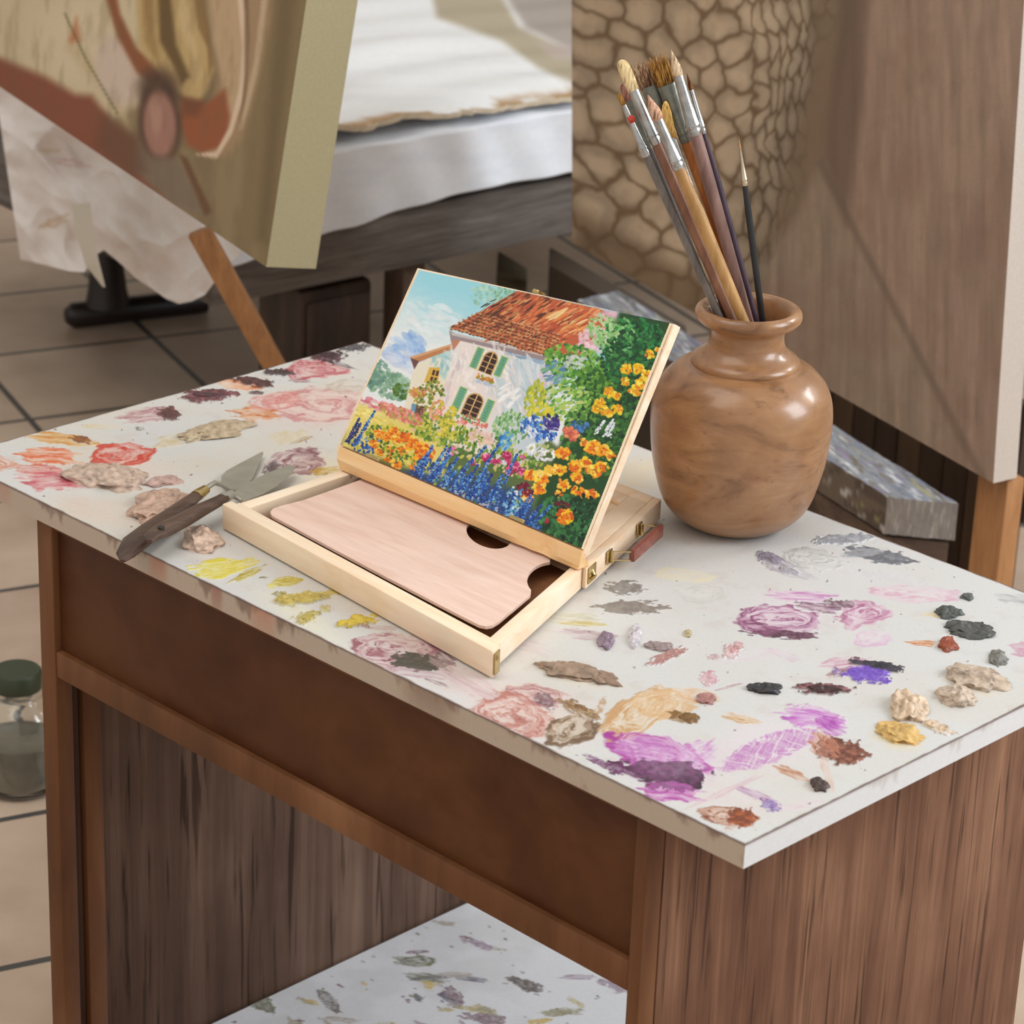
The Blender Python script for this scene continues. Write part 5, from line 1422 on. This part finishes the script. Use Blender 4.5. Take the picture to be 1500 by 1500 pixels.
def pc(a_):
    al_ = np.where(a_.X > -1e9)
    a_.c[:] = np.array((238, 241, 247)) / 255
    a_.lay(al_, (.35 * sstep(.45, .7, fbm(a_.X / 60, a_.Y / 18, 3))).ravel(), (222, 227, 238))


o = drape('white_cloth', 150, rws, CL, cloth_m, pc, A0 + e1 * .8, np.array([0, 0, -.0025]) - bn * .001)
tag(o, 'white cloth hanging over the front of the grey platform', 'cloth')
rs = np.linspace(.02, PLL - .1, 240); rr_ = np.linspace(0, 1, 90)
RP = np.zeros((90, 240, 3))
for j, s in enumerate(rs):
    edge = .006 + .022 * noise.noise(Vector((s * 9, 1, 0))) + .016 * noise.noise(Vector((s * 31, 4, 0))) + .008 * noise.noise(Vector((s * 80, 7, 0)))
    for i, r in enumerate(rr_):
        back = edge * (1 - r) - r * 1.15
        z = .624 + .010 * noise.noise(Vector((s * 2.2, r * 7, 3))) + .010 * math.exp(-r * 30) * noise.noise(Vector((s * 11, 2, 5))) + .004 * math.sin(r * 40 + 3 * noise.noise(Vector((s * 2, r * 2, 0))))
        RP[i, j] = A0 + e1 * s + bn * back + np.array([0, 0, z])
q = pr(RP); a = Paint(q[..., 0], q[..., 1], (250, 250, 250)); X, Y = a.X, a.Y; al = np.where(X > -1e9)
a.lay(al, (.4 * sstep(.45, .7, fbm(X / 150, Y / 9, 6))).ravel(), (238, 240, 241))
rrow = np.broadcast_to(rr_[:, None], X.shape); srow = np.broadcast_to(rs[None], X.shape)
st = sstep(.05, .0, rrow) * sstep(.40, .62, fbm(srow * 14, rrow * 20, 12))
a.lay(al, (st * .9).ravel(), (176, 136, 92))
a.poly([(620, -60), (705, -60), (760, 40), (880, 96), (900, 150), (862, 132), (790, 100), (735, 60), (640, 26)], (186, 172, 146), .9, 7)
a.poly([(705, -60), (1000, -60), (900, 90), (880, 96), (770, 40)], (176, 164, 154), .9, 8)
a.poly([(786, 64), (866, 66), (868, 88), (810, 86)], (206, 190, 184), .7, 5)
o = paint_mesh('ragged_paper', RP, a.linear(), cloth_m, None, A0 + e1 * .8 + np.array([0, 0, .6]), T=np.array([0, 0, -.009]), sides=[(206, 190, 166), (220, 216, 210), (220, 216, 210), (220, 216, 210)], back=(220, 216, 210), smooth=180, fullback=True)
tag(o, 'large white sheet of thick paper with a torn stained edge lying on the platform', 'paper')


# ---- crumpled sheets at the platform's left end
def ruled(top, bottom, P0, nrm, amp, seed, nu=170, nv=90, freq=5.0, dep=.0):
    top, bottom = np.array(top, float), np.array(bottom, float)
    tt_ = np.linspace(0, 1, nu)

    def along(c):
        l = np.concatenate([[0], np.cumsum(np.hypot(*np.diff(c, axis=0).T))]); l /= l[-1]
        return np.stack([np.interp(tt_, l, c[:, 0]), np.interp(tt_, l, c[:, 1])], -1)
    A_, B_ = along(top), along(bottom); G_ = np.zeros((nv, nu, 3))
    for i, f in enumerate(np.linspace(0, 1, nv)):
        for j in range(nu):
            px = B_[j] * (1 - f) + A_[j] * f
            p = unp(px, P0 + nrm * dep * f, nrm); v_ = Vector((p @ SIDE * freq, p[2] * freq * 1.3, seed))
            r = (1 - abs(noise.noise(v_)) * 2) * .6 + (1 - abs(noise.noise(v_ * 2.3)) * 2) * .3 + noise.noise(v_ * 5) * .12
            G_[i, j] = p + ray(px) / np.linalg.norm(ray(px)) * (-amp * r)
    return G_


paper_m = painted('crumpled_white_paper', .8, .06, 120, .2, .04)
cp0 = EA + np.array([0, -.06, .05]); cpn = np.array([.08, 1.0, 0])
bottom = [(30, 380), (66, 388), (100, 397), (124, 399), (134, 378), (152, 366), (172, 382), (200, 408), (224, 424), (244, 438), (262, 445), (282, 441), (300, 432), (314, 414), (322, 398), (346, 378)]
topc = [(-10, 112), (60, 158), (140, 214), (220, 268), (300, 318), (352, 350), (366, 360)]
Gp = ruled(topc, bottom, cp0 + AWAY * .0, cpn, .10, 2.0)
q = pr(Gp); a = Paint(q[..., 0], q[..., 1], (236, 228, 222)); al = np.where(a.X > -1e9)
a.lay(al, (.5 * sstep(.4, .7, fbm(a.X / 30, a.Y / 30, 13))).ravel(), (222, 208, 200))
a.smear('smear', 100, 238, 30, 6, 8, (186, 120, 110), (214, 180, 170), .7); a.smear('stain', 90, 240, 50, 30, 0, (206, 186, 176), None, .6)
a.smear('smear', 80, 325, 26, 8, -20, (190, 150, 110), (214, 190, 160), .7); a.smear('smear', 70, 222, 20, 4, 0, (200, 170, 120), None, .6)
o = paint_mesh('paper_drape', Gp, a.linear(), paper_m, None, (EA[0], EA[1], .45), T=AWAY * .002, sides=[(214, 204, 196)] * 4, back=(214, 204, 196), smooth=70, fullback=True)
tag(o, 'crumpled white paper sheet hanging below the flesh-toned canvas', 'paper')
Gp = ruled([(104, 300), (112, 345), (125, 388), (150, 420)], [(132, 297), (137, 340), (144, 380), (154, 421)], cp0 - cpn * .14, cpn, .003, 5.0, 60, 12, 9, .03)
q = pr(Gp); a = Paint(q[..., 0], q[..., 1], (214, 206, 190))
o = paint_mesh('paper_drape', Gp, a.linear(), paper_m, None, un((128, 360), .4), T=AWAY * .0015, sides=[(206, 196, 180)] * 4, back=(206, 196, 180), smooth=70, fullback=True)
tag(o, 'narrow pointed paper scrap dangling in front of the crumpled sheet', 'paper')

# ---- dark stand on the tiles
f0 = un((140, 474), 0.0)
stn = root('dark_stand', f0, 'dark rounded stand foot on the tiles below the crumpled paper', 'stand')
blk = plain('dark_stained_wood', (46, 36, 34), .4, 0, 30, .6, .05)
AXP = lambda px, z: unp(px, f0, AWAY)
bm = bmesh.new(); base_l, base_r = un((106, 462), .026), un((300, 440), .026)
add_rod(bm, [base_l + (base_l - base_r) * .05, base_l, base_l * .7 + base_r * .3, base_r], [.014, .0262, .0262, .0262], 20, 1.0); obj('foot', bm, blk, stn, smooth=60)
bm = bmesh.new(); c = un((158, 458), .03)
add_rod(bm, [c + np.array([0, 0, z]) for z in (.018, .05, .12, .2)], [.046, .040, .032, .03], 24); obj('column', bm, blk, stn, smooth=60)

# ---- long paint-smeared board on a crate
ZS = .35
sfr, snr = un((1404, 738), ZS), un((1300, 728), ZS); sfl, snl = un((905, 425), ZS), un((846, 440), ZS)
uu, vv = np.meshgrid(np.linspace(0, 1, 420), np.linspace(0, 1, 70))
SP = bil(snl, snr, sfr, sfl, uu, vv)
L_ = np.linalg.norm(sfr - sfl)
a = Paint(uu * L_ * 1000, vv * 120, (150, 152, 156)); X, Y = a.X, a.Y; al = np.where(X > -1e9)
for cc_, sd_, th in (((206, 208, 210), 3, .55), ((96, 98, 104), 7, .58), ((128, 132, 146), 12, .5), ((176, 166, 110), 18, .66), ((120, 110, 96), 23, .6), ((226, 226, 226), 29, .66), ((150, 140, 160), 33, .64)):
    a.lay(al, (.85 * sstep(th, th + .1, fbm(X / 60 + sd_, Y / 11 + .012 * X, sd_))).ravel(), cc_)
SP[..., 2] += .004 * (fbm(X / 20, Y / 8, 40) - .5)


def slab_side(si, g, ts):
    ix = np.linspace(0, 1, g.shape[1])[None] * 900 + 0 * ts[:, None]; iy = ts[:, None] * 60 + 0 * ix
    b_ = np.array((112, 98, 84)) / 255 + np.zeros(ix.shape + (3,))
    for cc_, sd_, th in (((90, 76, 66), 4, .5), ((176, 168, 156), 9, .64), ((150, 140, 90), 15, .66), ((206, 200, 196), 22, .70)):
        m_ = sstep(th, th + .06, fbm(ix / 40 + sd_, iy / 18 + ix * .02, sd_)) * .9
        b_ = b_ * (1 - m_[..., None]) + np.array(cc_) / 255 * m_[..., None]
    if si == 1: b_ = .45 * b_ + .55 * np.array((176, 172, 172)) / 255
    return lin(b_)


smear_m = painted('smeared_board_paint', .6, .3, 160, .3, .12)
o = paint_mesh('smeared_board', SP, a.linear(), smear_m, None, (snr + sfl) / 2 - np.array([0, 0, .06]), T=(0, 0, -.058), k=8, sidecol=slab_side, back=(120, 110, 100))
tag(o, 'long thick board smeared with blue-grey paint, lying on a crate behind the vase', 'board')
sd_dir = (snr - snl) / np.linalg.norm(snr - snl); sd_dir[2] = 0; wn = (sfr - snr); wn[2] = 0
cr = root('wooden_crate', np.array([*(snr * .6 + snl * .4)[:2], 0]), 'dark brown crate under the paint-smeared board', 'crate')
crw = wood('crate_brown', [(66, 50, 40), (92, 72, 58), (116, 94, 76)], (12, 12, 30), .7, .15)
zc = ZS - .0635
for z0, z1 in ((.001, .09), (.10, .19), (.20, zc)):
    bm = bmesh.new(); s0 = np.array([*snr[:2], z0]) - sd_dir * .55 + wn * .04
    add_obox(bm, s0, sd_dir * .545, wn / np.linalg.norm(wn) * .014, np.array([0, 0, z1 - z0]), .002); obj('side_slat', bm, crw, cr)
    bm = bmesh.new(); s0 = np.array([*snr[:2], z0]) - sd_dir * .005 + wn * .18
    add_obox(bm, s0, -sd_dir * .014, wn * .78, np.array([0, 0, z1 - z0]), .002); obj('end_slat', bm, crw, cr)
bm = bmesh.new(); add_obox(bm, np.array([*snr[:2], .001]) - sd_dir * .53 + wn * .2, sd_dir * .50, wn * .76, np.array([0, 0, zc - .001]), .002); obj('core', bm, crw, cr)

# ---- slatted screen behind it
scr0 = un((1190, 560), .30) + AWAY * .18
sr = root('slatted_screen', (scr0[0] + .3, scr0[1] - .1, 0), 'dark brown screen of upright planks under the scaly brown canvas', 'screen')
sw = [wood('screen_plank_dark', [(58, 44, 34), (82, 64, 50)], (30, 30, 3), .6, .1), wood('screen_plank_mid', [(84, 64, 48), (112, 88, 66)], (30, 30, 3), .6, .1)]
for k in range(13):
    bm = bmesh.new(); p = np.array([scr0[0], scr0[1], .0005]) + d2 * (k * .064 - .22)
    add_obox(bm, p, d2 * .060, -n2 * .016, np.array([0, 0, .40]), .002); obj('plank', bm, sw[(k * 5) % 3 % 2], sr)
bm = bmesh.new(); add_obox(bm, np.array([scr0[0], scr0[1], .20]) - d2 * .22 - n2 * .018, d2 * .83, -n2 * .02, np.array([0, 0, .05]), .002); obj('cross_rail', bm, sw[0], sr)

# ---- boxes between the platform and the canvas
olive = plain('olive_board', (116, 102, 78), .8, 0, 12, .75, .1)
p0 = un((728, 418), .22); bx = root('storage_box', (p0[0], p0[1], 0), 'olive-brown box on the floor between the platform and the scaly canvas', 'box')
bm = bmesh.new(); add_obox(bm, np.array([p0[0], p0[1], .0005]), d2 * .115, AWAY * .16, np.array([0, 0, .2195]), .004); obj('body', bm, olive, bx)
bm = bmesh.new(); add_obox(bm, np.array([p0[0], p0[1], .2205]) - d2 * .004 - AWAY * .004, d2 * .123, AWAY * .168, np.array([0, 0, .018]), .003); obj('lid', bm, olive, bx)
p1_, p2_ = un((818, 418), .22), un((1010, 512), .22)
br_ = root('timber_beam', (p1_[0], p1_[1], 0), 'dark olive beam lying beside the paint-smeared board', 'beam')
bm = bmesh.new(); dv = (p2_ - p1_); dv[2] = 0
add_obox(bm, np.array([p1_[0], p1_[1], .16]), dv, AWAY * .05, np.array([0, 0, .06]), .003); obj('beam_body', bm, plain('olive_dark', (92, 78, 58), .8, 0, 12, .7), br_)
for f in (.1, .8):
    bm = bmesh.new(); add_obox(bm, np.array([p1_[0], p1_[1], .0005]) + dv * f + AWAY * .003, dv * .1, AWAY * .044, np.array([0, 0, .159]), .002); obj('trestle', bm, dark_wood, br_)

lc0 = un((805, 388), .31); lcb = plain('dark_filler', (84, 70, 58), .7, 0, 9, .8, .06)
lc = root('low_filler', (lc0[0] + .3, lc0[1], 0), 'low dark brown cabinet under the left end of the scaly canvas', 'filler')  # dark box added to fill the band under the canvas
bm = bmesh.new(); add_obox(bm, np.array([lc0[0], lc0[1], .012]), d2 * .50, AWAY * .12, np.array([0, 0, .298]), .004); obj('body', bm, lcb, lc)
bm = bmesh.new(); add_obox(bm, np.array([lc0[0], lc0[1], .0005]) + d2 * .01 + AWAY * .01, d2 * .48, AWAY * .10, np.array([0, 0, .0112]), .001); obj('plinth', bm, lcb, lc)

# ---- glass jar on the floor beside the table
jc = un((30, 1150), 0.0)
jr = root('glass_jar', jc, 'clear glass jar with a green lid standing on the tiles left of the table', 'jar')
gm, nt, b = new_mat('jar_glass', .04, 0, .5); b.inputs['Transmission Weight'].default_value = 1.0; b.inputs['IOR'].default_value = 1.45; b.inputs['Base Color'].default_value = (.93, .95, .92, 1)
bm = bmesh.new()
add_lathe(bm, smooth_profile([(.030, .001), (.045, .001), (.056, .012), (.058, .05), (.057, .11), (.042, .135), (.034, .142), (.034, .152)], 4) +
          smooth_profile([(.0315, .152), (.0315, .142), (.039, .133), (.054, .11), (.055, .05), (.052, .012), (.030, .006)], 4), jc, 40)
obj('body', bm, gm, jr, smooth=60)
bm = bmesh.new(); add_lathe(bm, [(.02, .0062), (.044, .0062), (.052, .014), (.0535, .05), (.053, .075), (.02, .076)], jc, 40)
obj('contents', bm, plain('murky_contents', (166, 152, 136), .4, 0, 24, .5, .2, c2=(120, 118, 104)), jr)
bm = bmesh.new(); add_lathe(bm, [(.026, .1525), (.034, .1525), (.0345, .156), (.0345, .176), (.032, .179), (.02, .1792)], jc, 40)
obj('lid', bm, plain('green_lid', (58, 68, 46), .5, 0, 30), jr)

# ================================================================== light
def area(name, loc, target, sx, sy, power, col):
    l = bpy.data.lights.new(name, 'AREA'); l.shape = 'RECTANGLE'; l.size = sx; l.size_y = sy
    l.energy = power; l.color = col
    o = bpy.data.objects.new(name, l); COL.objects.link(o); o.location = loc
    d = Vector(target) - Vector(loc); o.rotation_euler = d.to_track_quat('-Z', 'Y').to_euler()
    return o


area('window_light', (3.1, 1.9, 2.3), (0.7, 0.3, 0.75), 1.3, 1.7, 74, (0.84, 0.92, 1.0))
area('overhead_fill', (0.3, -0.7, 3.3), (0.55, 0.4, 0.75), 1.8, 1.8, 26, (1.0, 0.95, 0.88))  # unseen overhead lamp added to brighten the easel and tabletop
area('background_fill', (1.9, 4.3, 2.4), (-0.9, 1.9, 0.5), 1.4, 1.6, 165, (0.93, 0.97, 1.0))  # unseen lamp added to brighten the sheets in the background
w = bpy.data.worlds.new('daylight'); S.world = w; w.use_nodes = True
w.node_tree.nodes['Background'].inputs['Color'].default_value = (1.0, 0.97, 0.93, 1)
w.node_tree.nodes['Background'].inputs['Strength'].default_value = 0.70
S.view_settings.view_transform = 'Standard'; S.view_settings.look = 'None'
S.view_settings.gamma = 1.0; S.view_settings.exposure = -0.05; S.view_settings.use_curve_mapping = False
S.cycles.use_denoising = True
S.cycles.max_bounces = 6
